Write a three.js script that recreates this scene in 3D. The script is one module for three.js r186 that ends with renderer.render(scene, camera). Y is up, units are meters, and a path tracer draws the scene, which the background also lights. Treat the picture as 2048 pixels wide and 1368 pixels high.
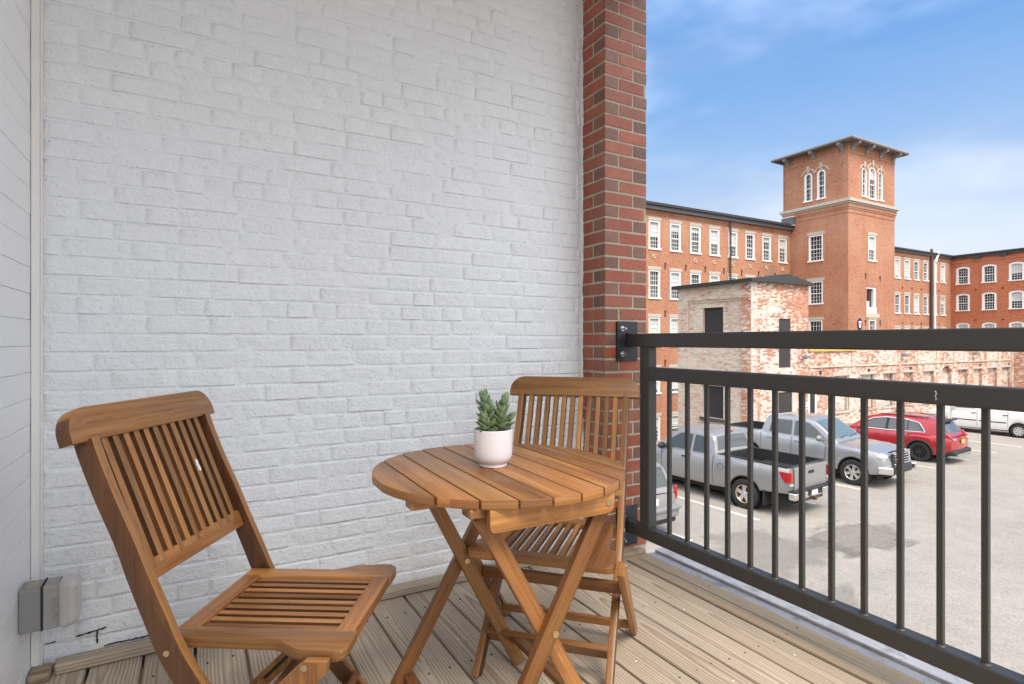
import * as THREE from 'three';
import { RoundedBoxGeometry } from 'three/addons/geometries/RoundedBoxGeometry.js';
import { mergeGeometries, toCreasedNormals } from 'three/addons/utils/BufferGeometryUtils.js';
import { FontLoader } from 'three/addons/loaders/FontLoader.js';
import { TextGeometry } from 'three/addons/geometries/TextGeometry.js';

// ---------------------------------------------------------------- camera, sky, sun, exposure
const scene = new THREE.Scene();
const camera = new THREE.PerspectiveCamera(62.42, 1024 / 684, 0.05, 4000);
camera.position.set(0, 1.03, 0);
camera.rotation.order = 'YXZ';
camera.rotation.y = -Math.atan(639 / 1129);
camera.setViewOffset(1024, 684, 0, 1, 1024, 684);
scene.add(camera);

const EXPOSURE = 2.2;
const renderer = new THREE.WebGLRenderer({ antialias: true });
renderer.setSize(1024, 684);
renderer.toneMapping = THREE.LinearToneMapping;
renderer.toneMappingExposure = EXPOSURE;
renderer.shadowMap.enabled = true;

const sun = new THREE.DirectionalLight(new THREE.Color(1, 0.90, 0.77), 1.7);
sun.position.set(12, 80, 38);
sun.target.position.set(20, 0, -15);
sun.castShadow = true;
sun.shadow.radius = 45;
sun.shadow.mapSize.set(2048, 2048);
Object.assign(sun.shadow.camera, { left: -80, right: 80, top: 70, bottom: -70, near: 1, far: 260 });
scene.add(sun, sun.target);

// ---------------------------------------------------------------- random numbers and noise
function rng(seed) {
  let a = seed >>> 0;
  return () => { a = (a + 0x6D2B79F5) | 0; let t = Math.imul(a ^ (a >>> 15), 1 | a); t = (t + Math.imul(t ^ (t >>> 7), 61 | t)) ^ t; return ((t ^ (t >>> 14)) >>> 0) / 4294967296; };
}
const hash = (x, y, s) => { let h = (Math.imul(x, 374761393) + Math.imul(y, 668265263) + Math.imul(s, 974634777)) | 0; h = Math.imul(h ^ (h >>> 13), 1274126177); h = Math.imul(h ^ (h >>> 15), 2246822519); return ((h ^ (h >>> 16)) >>> 0) / 4294967296; };
function vn(x, y, px, py, s) {
  let xi = Math.floor(x), yi = Math.floor(y); let fx = x - xi, fy = y - yi;
  fx = fx * fx * (3 - 2 * fx); fy = fy * fy * (3 - 2 * fy);
  xi = ((xi % px) + px) % px; yi = ((yi % py) + py) % py;
  const x1 = (xi + 1) % px, y1 = (yi + 1) % py;
  const a = hash(xi, yi, s), b = hash(x1, yi, s), c = hash(xi, y1, s), d = hash(x1, y1, s);
  return a + (b - a) * fx + (c - a) * fy + (a - b - c + d) * fx * fy;
}
function fbm(x, y, px, py, s, oct = 4, gain = 0.5) {
  let v = 0, a = 1, n = 0;
  for (let i = 0; i < oct; i++) { v += a * vn(x, y, px, py, s + i * 17); n += a; a *= gain; x *= 2; y *= 2; px *= 2; py *= 2; }
  return v / n;
}
const clamp = (x, a = 0, b = 1) => x < a ? a : x > b ? b : x;
const sstep = (a, b, x) => { const t = clamp((x - a) / (b - a)); return t * t * (3 - 2 * t); };
const lerp = (a, b, t) => a + (b - a) * t;
const mix3 = (a, b, t) => [lerp(a[0], b[0], t), lerp(a[1], b[1], t), lerp(a[2], b[2], t)];
const TOS = new Uint8Array(4097);
for (let i = 0; i <= 4096; i++) { const l = i / 4096; TOS[i] = Math.round(255 * (l <= 0.0031308 ? 12.92 * l : 1.055 * Math.pow(l, 1 / 2.4) - 0.055)); }
// fn(u, v) gives a linear colour [r, g, b]; size: metres covered by the whole texture
function colorTex(w, h, fn, sx = 1, sy = 1) {
  const d = new Uint8Array(w * h * 4);
  for (let j = 0, k = 0; j < h; j++) for (let i = 0; i < w; i++, k += 4) {
    const c = fn((i + 0.5) / w, (j + 0.5) / h);
    d[k] = TOS[(clamp(c[0]) * 4096) | 0]; d[k + 1] = TOS[(clamp(c[1]) * 4096) | 0]; d[k + 2] = TOS[(clamp(c[2]) * 4096) | 0]; d[k + 3] = 255;
  }
  return fin(new THREE.DataTexture(d, w, h, THREE.RGBAFormat), sx, sy, true);
}
function grayTex(w, h, fn, sx = 1, sy = 1) {
  const d = new Uint8Array(w * h * 4);
  for (let j = 0, k = 0; j < h; j++) for (let i = 0; i < w; i++, k += 4) { const c = Math.round(clamp(fn((i + 0.5) / w, (j + 0.5) / h)) * 255); d[k] = d[k + 1] = d[k + 2] = c; d[k + 3] = 255; }
  return fin(new THREE.DataTexture(d, w, h, THREE.RGBAFormat), sx, sy, false);
}
function fin(t, sx, sy, srgb) {
  t.wrapS = t.wrapT = THREE.RepeatWrapping; t.magFilter = THREE.LinearFilter; t.minFilter = THREE.LinearMipmapLinearFilter; t.generateMipmaps = true;
  if (srgb) t.colorSpace = THREE.SRGBColorSpace;
  t.repeat.set(1 / sx, 1 / sy); t.needsUpdate = true; return t;
}

// ---------------------------------------------------------------- sky: blue, thin streaks of cloud, brighter cloud added out of view behind the camera to light the balcony
{
  const W = 2048, H = 1024, d = new Float32Array(W * H * 4);
  const stops = [[-90, [.30, .29, .27]], [-4, [.36, .36, .36]], [0, [.81, .86, .94]], [5, [.75, .82, .94]], [10, [.59, .725, .94]], [16, [.38, .585, .92]], [24, [.21, .44, .855]], [33, [.13, .335, .76]], [55, [.07, .21, .56]], [90, [.055, .17, .48]]];
  const lerp3 = el => { const k = lerp(1.8, 3.7, sstep(4, 52, el)); return [k * .975, k, k * 1.035]; };
  for (let j = 0; j < H; j++) {
    const el = ((j + 0.5) / H - 0.5) * 180;
    let q = 0; while (q < stops.length - 2 && el > stops[q + 1][0]) q++;
    const base = mix3(stops[q][1], stops[q + 1][1], clamp((el - stops[q][0]) / (stops[q + 1][0] - stops[q][0])));
    for (let i = 0; i < W; i++) {
      const u = (i + 0.5) / W, k = (j * W + i) * 4;
      const az = (u - 0.5) * 2 * Math.PI;                         // atan2(z, x)
      let c = base;
      if (el > -1) {
        const e = Math.max(el, 0) / 90;
        const wx = fbm(u * 10, e * 9, 10, 64, 5, 3) * 2.2;
        const streak = fbm(u * 13 + wx + e * 3, e * 15 + wx * .5, 1000, 1000, 11, 5, .55);
        const a1 = sstep(.46, .84, streak) * lerp(.45, .10, sstep(12, 22, el)) * sstep(-1, 4, el);
        const away = sstep(-.62, .35, -Math.cos(az + 1.06));         // towards and behind the viewer's back
        const puff = fbm(u * 12, e * 8, 12, 64, 31, 6, .55);
        const a2 = sstep(.54 - .22 * away, .74 - .2 * away, puff) * lerp(.10, .92, away) * sstep(-1, 4, el);
        c = mix3(c, [.80, .84, .92], a1); c = mix3(c, lerp3(el), a2);
      }
      d[k] = c[0] / EXPOSURE; d[k + 1] = c[1] / EXPOSURE; d[k + 2] = c[2] / EXPOSURE; d[k + 3] = 1;
    }
  }
  const t = new THREE.DataTexture(d, W, H, THREE.RGBAFormat, THREE.FloatType);
  t.mapping = THREE.EquirectangularReflectionMapping; t.magFilter = THREE.LinearFilter; t.minFilter = THREE.LinearFilter; t.colorSpace = THREE.LinearSRGBColorSpace; t.needsUpdate = true;
  scene.background = t; scene.environment = t; scene.environmentIntensity = 1; scene.backgroundIntensity = 1;
}

// ---------------------------------------------------------------- object helpers
const used = {};
function numbered(n) { used[n] = (used[n] ?? -1) + 1; return used[n] ? `${n}_${String(used[n]).padStart(3, '0')}` : n; }
function tag(o, label, category, group, kind) {
  o.userData = { ...o.userData, label, category }; if (group) o.userData.group = group; if (kind) o.userData.kind = kind; return o;
}
function thing(name, pos, turn, label, category, group, kind) {
  const g = new THREE.Group(); g.name = numbered(name); g.position.set(...pos); g.rotation.y = turn || 0; scene.add(g);
  return tag(g, label, category, group, kind);
}
function part(name, geo, m, parent, label) {
  const o = new THREE.Mesh(Array.isArray(geo) ? merge(geo) : geo, m); o.name = parent === scene ? numbered(name) : name; o.castShadow = o.receiveShadow = true; parent.add(o);
  if (label) o.userData.label = label; return o;
}
function sub(name, parent, pos, turn = 0) { const g = new THREE.Group(); g.name = name; if (pos) g.position.set(...pos); g.rotation.y = turn; parent.add(g); return g; }
function merge(list) {
  const l = list.map(g => { const q = g.index ? g.toNonIndexed() : g; for (const k of Object.keys(q.attributes)) if (!['position', 'normal', 'uv'].includes(k)) q.deleteAttribute(k); return q; });
  return l.length === 1 ? l[0] : mergeGeometries(l);
}
const at = (g, x, y, z) => g.translate(x, y, z);
const V3 = (x, y, z) => new THREE.Vector3(x, y, z);
// box with metre uv: u runs along the axis "ax" (the grain), random offset r
function grainUV(g, ax, r) {
  const p = g.attributes.position, n = g.attributes.normal, uv = new Float32Array(p.count * 2);
  const ou = r ? r() * 7 : 0, ov = r ? r() * 7 : 0, A = ['x', 'y', 'z'], ai = A.indexOf(ax);
  const get = (b, i, k) => k === 0 ? b.getX(i) : k === 1 ? b.getY(i) : b.getZ(i);
  for (let i = 0; i < p.count; i++) {
    const an = [Math.abs(n.getX(i)), Math.abs(n.getY(i)), Math.abs(n.getZ(i))];
    const dom = an[0] > an[1] ? (an[0] > an[2] ? 0 : 2) : (an[1] > an[2] ? 1 : 2);
    let uk = ai, vk;
    if (dom === ai) { uk = (ai + 1) % 3; vk = (ai + 2) % 3; } else vk = 3 - ai - dom;
    const end = dom === ai ? .12 : 1;
    uv[2 * i] = get(p, i, uk) * end + ou; uv[2 * i + 1] = get(p, i, vk) + ov + dom * .031;
  }
  g.setAttribute('uv', new THREE.BufferAttribute(uv, 2)); return g;
}
function rbox(w, h, d, rad = .003, ax = 'x', r = null, seg = 1) {
  return grainUV(new RoundedBoxGeometry(w, h, d, seg, Math.min(rad, w / 2.01, h / 2.01, d / 2.01)), ax, r);
}
function box(x0, x1, y0, y1, z0, z1, ax = 'x') { return grainUV(at(new THREE.BoxGeometry(x1 - x0, y1 - y0, z1 - z0).toNonIndexed(), (x0 + x1) / 2, (y0 + y1) / 2, (z0 + z1) / 2), ax); }
// bar of rectangular section from a to b; "up" gives the direction of its height h
function bar(a, b, w, h, up = V3(0, 1, 0), rad = .003, r = null) {
  const dir = b.clone().sub(a), L = dir.length(); dir.normalize();
  const sx = up.clone().cross(dir).normalize(), sy = dir.clone().cross(sx);
  const g = rbox(w, h, L, rad, 'z', r);
  return g.applyMatrix4(new THREE.Matrix4().makeBasis(sx, sy, dir).setPosition(a.clone().add(b).multiplyScalar(.5)));
}
function cyl(r0, r1, h, n = 16) { return new THREE.CylinderGeometry(r0, r1, h, n); }
const S = m => new THREE.MeshStandardMaterial(m);
const C = (r, g, b) => new THREE.Color().setRGB(r, g, b);
const shapeOf = pts => new THREE.Shape(pts.map(p => new THREE.Vector2(p[0], p[1])));

// ---------------------------------------------------------------- materials
// oiled acacia: fine streaks along u, 1.2 m x 0.6 m
const acMap = colorTex(1024, 1024, (u, v) => {
  const w = fbm(u * 3, v * 6, 3, 6, 3, 3) * .9;
  const band = fbm(u * 2, v * 14 + w, 2, 1000, 7, 3);
  const fine = fbm(u * 8, v * 150 + w * 6, 8, 4000, 13, 3);
  const pore = vn(u * 60, v * 420, 60, 420, 23) * vn(u * 14, v * 90, 14, 90, 29);
  let c = mix3([.135, .053, .014], [.405, .203, .070], clamp(.24 + band * .66 + (fine - .5) * .75));
  c = mix3(c, [.45, .24, .09], sstep(.58, .82, fbm(u * 3, v * 9, 3, 9, 41, 3)) * .5);
  c = mix3(c, [.105, .036, .012], sstep(.56, .76, fbm(u * 2.0 + .3, v * 11 + w * .6, 2, 1000, 51, 3)) * .38);
  const k = 1 - sstep(.42, .8, pore) * .35; return [c[0] * k, c[1] * k, c[2] * k];
}, 1.2, .6);
const acBump = grayTex(1024, 512, (u, v) => .5 + (fbm(u * 12, v * 160, 12, 160, 61, 3) - .5) * .7, 1.2, .6);
const acacia = [[1, .98, .96], [1.18, 1.06, .95], [.64, .54, .46], [.88, .80, .72], [1.32, 1.22, 1.1], [.82, .80, .74]].map(c =>
  S({ map: acMap, color: C(c[0], c[1], c[2]), roughness: .40, bumpMap: acBump, bumpScale: .0006 }));
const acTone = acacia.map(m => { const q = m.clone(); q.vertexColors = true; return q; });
// side shade painted into the vertex colours: faces across x darker, edges lighter
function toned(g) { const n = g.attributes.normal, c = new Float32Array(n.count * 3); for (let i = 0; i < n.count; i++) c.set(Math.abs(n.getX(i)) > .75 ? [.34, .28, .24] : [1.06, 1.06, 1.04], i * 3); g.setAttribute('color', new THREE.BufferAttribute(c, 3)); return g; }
const acPick = r => acacia[(r() * acacia.length) | 0];
const brass = S({ color: C(.55, .44, .25), metalness: .9, roughness: .4 });
const darkHole = S({ color: C(.02, .015, .01), roughness: .9 });

// weathered pressure treated pine: eight boards stacked in v, each 0.14 m, 2.4 m long
const pineFn = (u, v) => {
  const b = Math.floor(v * 8), f = v * 8 - b, x = u * 2.4, y = (f - .5) * .14;
  const cy = (hash(b, 1, 3) - .5) * .09, dz = .012 + .05 * hash(b, 2, 3) + (hash(b, 3, 3) - .5) * .03 * Math.cos(u * 6.2832) + .012 * fbm(u * 4, b, 4, 8, 71, 2);
  const yy = y - cy + (fbm(u * 5, v * 8, 5, 8, 81, 3) - .5) * .014;
  const rr = Math.sqrt(yy * yy + dz * dz * 1.0) + .0016 * fbm(u * 40, v * 30, 40, 30, 83, 2);
  const ph = rr / .0085 + hash(b, 5, 3) * 9; const t = ph - Math.floor(ph);
  const late = sstep(.35, .92, t) * (1 - sstep(.93, 1, t));        // dark late wood, sharp on one side
  return { late, f, b, x };
};
const pineMap = colorTex(2048, 1024, (u, v) => {
  const { late, f, b } = pineFn(u, v);
  const tone = hash(b, 9, 7), wth = fbm(u * 6, v * 10, 6, 10, 91, 4), fine = fbm(u * 30, v * 500, 30, 500, 95, 2);
  let c = mix3([.53, .445, .345], [.45, .38, .295], clamp(tone * .6 + wth * .6));
  c = mix3(c, [.215, .13, .065], late * (.34 + .5 * wth));
  const k = .86 + fine * .28; c = [c[0] * k, c[1] * k, c[2] * k];
  c = mix3(c, [.36, .325, .27], sstep(.5, .75, fbm(u * 9, v * 14, 9, 14, 99, 4)) * .35);
  const kn = vn(u * 17, v * 8, 17, 8, 101);
  return c;
}, 2.4, 1.12);
const pineBump = grayTex(2048, 1024, (u, v) => { const { late } = pineFn(u, v); return .55 - late * .35 + (vn(u * 60, v * 700, 60, 700, 103) - .5) * .25; }, 2.4, 1.12);
const pine = [[1, 1, 1], [.92, .90, .88], [1.06, 1.02, .96], [.86, .85, .84]].map(c => S({ map: pineMap, color: C(...c), roughness: .82, bumpMap: pineBump, bumpScale: .0012 }));
const pineOld = S({ map: pineMap, color: C(.74, .70, .62), roughness: .9, bumpMap: pineBump, bumpScale: .002 });
const screwM = S({ color: C(.03, .028, .025), roughness: .6, metalness: .5 });

// white paint over old brick: brush marks and grit
const paintBump = grayTex(1024, 1024, (u, v) => {
  const g = fbm(u * 42, v * 42, 42, 42, 111, 4, .62), l = fbm(u * 7, v * 7, 7, 7, 113, 3), br = fbm(u * 16, v * 90, 16, 90, 115, 3);
  const pit = sstep(.74, .9, vn(u * 55, v * 55, 55, 55, 117));
  return .5 + (g - .5) * .75 + (l - .5) * .35 + (br - .5) * .25 - pit * .2;
}, .5, .5);
const paintMap = colorTex(1024, 1024, (u, v) => {
  const a = fbm(u * 5, v * 5, 5, 5, 121, 5), b = fbm(u * 60, v * 60, 60, 60, 123, 3);
  let k = .93 + (a - .5) * .06 + (b - .5) * .05;
  const spot = sstep(.86, .93, vn(u * 120, v * 120, 120, 120, 127)) * .12 * vn(u * 9, v * 9, 9, 9, 129);
  k -= spot; return [.86 * k, .89 * k, .92 * k];
}, 1.1, 1.1);
const whitePaint = S({ map: paintMap, bumpMap: paintBump, bumpScale: .0040, roughness: .5 });
const sidingPaint = S({ color: C(.88, .89, .90), roughness: .42, bumpMap: paintBump, bumpScale: .0002 });
const trimPaint = S({ color: C(.82, .81, .795), roughness: .38 });
const crackM = S({ color: C(.035, .028, .024), roughness: .95 });

// face brick
const speck = colorTex(512, 512, (u, v) => {
  const g = fbm(u * 24, v * 24, 24, 24, 131, 4, .6), s = vn(u * 90, v * 90, 90, 90, 133), l = fbm(u * 4, v * 4, 4, 4, 135, 3);
  let k = .72 + (g - .5) * .38 + (l - .5) * .25; if (s > .93) k *= .6; if (s < .03) k *= 1.35;
  return [k, k, k];
}, .22, .22);
const speckBump = grayTex(512, 512, (u, v) => fbm(u * 30, v * 30, 30, 30, 137, 4, .6), .22, .22);
const faceBrick = S({ map: speck, vertexColors: true, roughness: .45, bumpMap: speckBump, bumpScale: .0012 });
const mortarM = S({ map: speck, color: C(.60, .53, .42), roughness: .95, bumpMap: speckBump, bumpScale: .002 });

// charcoal railing paint
const railM = S({ color: C(.046, .044, .041), roughness: .4, bumpMap: speckBump, bumpScale: .0002 });
const steelM = S({ color: C(.62, .62, .63), metalness: .95, roughness: .28 });
const plateM = S({ color: C(.022, .025, .03), roughness: .36 });

// galvanised flashing with dried water marks
const flashMap = colorTex(1024, 256, (u, v) => {
  const a = fbm(u * 14, v * 3, 14, 3, 141, 5), b = fbm(u * 60, v * 12, 60, 12, 143, 3), w = fbm(u * 22, v * 4, 22, 4, 145, 4);
  let c = mix3([.33, .33, .345], [.52, .52, .54], a); const edge = sstep(.035, 0, Math.abs(w - .52));
  c = mix3(c, [.24, .24, .26], edge * .5); c = mix3(c, [.30, .29, .29], sstep(.55, .72, b) * .5); c = mix3(c, [.2, .19, .19], sstep(.62, .8, fbm(u * 40, v * 6, 40, 6, 149, 4)) * .6); return c;
}, 2.4, .3);
const flashRough = grayTex(512, 128, (u, v) => .28 + .4 * fbm(u * 18, v * 4, 18, 4, 147, 4), 2.4, .3);
const flashM = S({ map: flashMap, roughnessMap: flashRough, roughness: 1, metalness: .08 });
const flashWet = S({ map: flashMap, color: C(.7, .71, .74), roughness: .3, metalness: .1 });

// far brick, 12 m x 12 m
function brickTex(fn, n = 2048, size = 12, seed = 0) {
  const rows = Math.round(size / .068), cols = Math.round(size / .2);
  return colorTex(n, n, (u, v) => {
    const y = v * rows, r = Math.floor(y), fy = y - r; const x = u * cols + (r & 1) * .5, q = Math.floor(x), fx = x - q;
    const id = hash(((q % cols) + cols) % cols, r % rows, 151 + seed), id2 = hash(((q % cols) + cols) % cols, r % rows, 152 + seed);
    const m = Math.max(sstep(.12, .02, Math.min(fy, 1 - fy)), sstep(.05, .01, Math.min(fx, 1 - fx)));
    return fn(u, v, id, id2, m, r);
  }, size, size);
}
const millMap = brickTex((u, v, id, id2, m) => {
  const l = fbm(u * 5, v * 5, 5, 5, 161, 5), s = fbm(u * 26, v * 3, 26, 3, 163, 4);
  let c = mix3([.37, .148, .078], [.52, .245, .140], clamp(.15 + id * .5 + (l - .5) * .7));
  if (id2 > .95) c = mix3(c, [.17, .07, .05], .5); if (id2 < .05) c = mix3(c, [.56, .32, .2], .4);
  c = mix3(c, [.47, .27, .18], sstep(.52, .75, l) * .35); c = mix3(c, [.29, .115, .065], sstep(.55, .78, s) * .3);
  return mix3(c, [.46, .34, .26], m * .55);
});
const millBrick = S({ map: millMap, color: C(.94, .92, .90), roughness: .9 });
const towerBrick = S({ map: millMap, color: C(.93, .89, .88), roughness: .9 });
const redBrick = S({ map: millMap, color: C(1.02, .70, .58), roughness: .85 });
// old brick under worn whitewash; amount and warmth vary
const ruinTex = (thr, soft, white, seed, brickA = [.36, .12, .065], brickB = [.46, .20, .12]) => brickTex((u, v, id, id2, m, r) => {
  const l = fbm(u * 6, v * 12, 6, 12, 171 + seed, 5), h = fbm(u * 34, v * 110, 34, 110, 173 + seed, 3), L = fbm(u * 3, v * 3, 3, 3, 175 + seed, 3);
  let c = mix3(brickA, brickB, id); if (id2 > .9) c = mix3(c, [.15, .07, .05], .6);
  c = mix3(c, [.50, .43, .36], m * .7);
  const p = sstep(thr - soft, thr + soft, l * .5 + h * .26 + id * .38 + (L - .5) * .34 - .08 - m * .03);
  const wv = .82 + .3 * h; let w = [white[0] * wv, white[1] * wv, white[2] * wv];
  w = mix3(w, [.40, .34, .28], sstep(.5, .8, fbm(u * 15, v * 20, 15, 20, 177 + seed, 4)) * .45 + m * .12);
  return mix3(c, w, p);
}, 1024, 8, seed);
const ruinPale = S({ map: ruinTex(.42, .30, [.60, .515, .42], 1, [.46, .28, .21], [.52, .37, .28]), roughness: .95 });
const ruinMixed = S({ map: ruinTex(.44, .15, [.56, .515, .45], 5, [.40, .15, .085], [.50, .235, .145]), roughness: .95 });
const ruinRed = S({ map: ruinTex(.555, .13, [.62, .55, .46], 9, [.40, .15, .085], [.50, .235, .145]), roughness: .95 });
const plaster = S({ map: ruinTex(.32, .06, [.54, .52, .465], 13, [.40, .15, .085], [.50, .235, .145]), roughness: .95 });
const stoneM = S({ map: speck, color: C(.62, .56, .48), roughness: .9 });
const limeM = S({ map: speck, color: C(.74, .62, .45), roughness: .9 });
const winWhite = S({ color: C(.80, .79, .77), roughness: .5 });
const roofBlack = S({ map: speck, color: C(.055, .053, .055), roughness: .75 });
const fasciaM = S({ map: speck, color: C(.085, .083, .088), roughness: .55 });
const soffitM = S({ map: speck, color: C(.22, .19, .17), roughness: .85 });
const bracketM = S({ map: speck, color: C(.36, .37, .37), roughness: .8 });
const paneM = S({ color: C(.022, .026, .028), roughness: .06, metalness: .15 });
const paneDim = S({ color: C(.06, .07, .065), roughness: .1 });
const blindM = S({ color: C(.55, .57, .55), roughness: .25 });
const boardM = S({ map: speck, color: C(.035, .032, .032), roughness: .8, bumpMap: speckBump, bumpScale: .003 });
const pipeM = S({ color: C(.07, .045, .035), roughness: .6 });
const pipePale = S({ color: C(.74, .74, .74), roughness: .5 });

// asphalt, 6 m tile
const asphMap = colorTex(2048, 2048, (u, v) => {
  const g = vn(u * 620, v * 620, 620, 620, 181), g2 = vn(u * 260, v * 260, 260, 260, 183), l = fbm(u * 4, v * 4, 4, 4, 185, 5), p = fbm(u * 24, v * 24, 24, 24, 187, 3);
  let k = .285 + (g - .5) * .10 + (g2 - .5) * .07 + (l - .5) * .07 + (p - .5) * .05;
  if (g > .94) k *= 1.25; if (g2 < .05) k *= .65;
  return [k * 1.05, k * .95, k * .83];
}, 6, 6);
const asphM = S({ map: asphMap, roughness: .92 });
const asphDark = (soft) => S({ map: asphMap, color: C(.76, .745, .73), roughness: .85, transparent: true, alphaMap: soft });
const lineM = S({ map: asphMap, color: C(2.2, 2.2, 2.15), roughness: .8 });
const groundM = S({ color: C(.16, .15, .12), roughness: 1 });

// ---------------------------------------------------------------- the balcony: deck, walls, pillar, railing
const WZ = -2.255, SX = -.432, CEIL = 2.84;
{
  const r = rng(11);
  const deck = thing('deck', [0, 0, 0], 0, 'weathered timber deck of long boards running out from the white brick wall', 'deck', null, 'structure');
  // gaps at x = 1.771 - .147 k; the strips of the pine texture are .14 m wide
  for (let k = 0; k < 17; k++) {
    let x1 = 1.915 - .147 * k, x0 = x1 - .1385; if (x1 < SX) continue; if (x0 < SX) x0 = SX + .004;
    const w = x1 - x0, g = new RoundedBoxGeometry(w, .026, 4.15, 2, .0045);
    const strip = (r() * 8) | 0, ou = r();
    const p = g.attributes.position, n = g.attributes.normal, uv = new Float32Array(p.count * 2);
    for (let i = 0; i < p.count; i++) {
      const side = Math.abs(n.getY(i)) < .7; uv[2 * i] = p.getZ(i) + ou * 2.4;
      uv[2 * i + 1] = (strip + .04 + .92 * clamp(p.getX(i) / w + .5)) * .14 + (side ? p.getY(i) : 0);
    }
    g.setAttribute('uv', new THREE.BufferAttribute(uv, 2));
    g.rotateZ((r() - .5) * .008);
    const b = part('deck_board', at(g, (x0 + x1) / 2, -.013 + (r() - .5) * .003 + (k === 0 ? .004 : 0), WZ + 2.1), k === 0 ? pineOld : pine[(r() * 4) | 0], deck, k === 0 ? 'greyed outermost deck board with splits' : undefined);
    if (k < 14) { // screw heads in pairs over each joist
      const l = []; for (let z = -2.06; z < -.2; z += .406) for (const s of [.24, .76]) l.push(at(cyl(.0031, .0031, .003, 10), lerp(x0, x1, s + (r() - .5) * .06), .0002 + (k === 0 ? .004 : 0), z + (r() - .5) * .02));
      part('screw_head', l, screwM, b);
    }
  }
  const joist = []; for (let z = -2.2; z < 1.9; z += .406) joist.push(box(SX, 1.9, -.25, -.03, z - .02, z + .02));
  part('joist', joist, pineOld, deck);
  // white paint flakes and dirt
  const fl = []; for (let i = 0; i < 120; i++) { const s = .0012 + r() * r() * .006, g = new THREE.CylinderGeometry(s, s * .8, .0008, 5); g.scale(1, 1, .5 + r()); g.rotateY(r() * 6); fl.push(at(g, .1 + r() * 1.78, .0035 + (r() < .3 ? 0 : 0), -2.15 + Math.pow(r(), .8) * 1.6)); }
  part('paint_flake', fl, trimPaint, deck).userData.kind = 'stuff';

  const trim = thing('base_trim', [0, 0, 0], 0, 'narrow timber strip nailed along the foot of the white wall', 'trim', null, 'structure');
  const tb = (x0, x1, y, z0, z1, m) => { const g = rbox(x1 - x0, y, z1 - z0, .008, 'x', r, 3); part('trim_board', at(g, (x0 + x1) / 2, y / 2 + .001, (z0 + z1) / 2), m, trim); };
  tb(-.37, 1.66, .034, -2.25, -2.196, pine[0]); tb(1.62, 1.672, .03, -2.19, -2.03, pineOld); tb(1.674, 1.888, .034, -2.078, -2.03, pineOld);
  tb(-.43, -.376, .03, -2.235, -2.17, pineOld);

  const fl1 = thing('metal_flashing', [0, 0, 0], 0, 'galvanised metal strip with water marks between deck edge and railing', 'flashing', null, 'structure');
  part('flashing_tray', box(1.917, 1.985, -.06, -.012, -2.08, 1.85, 'z'), flashWet, fl1);
  part('flashing_cap', at(rbox(.225, .03, 3.93, .005, 'z', null, 2), 2.1, -.013, -.115), flashM, fl1);
  part('fascia_board', box(1.96, 2.2, -.5, -.03, -2.08, 1.85, 'z'), trimPaint, fl1);
}
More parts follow.
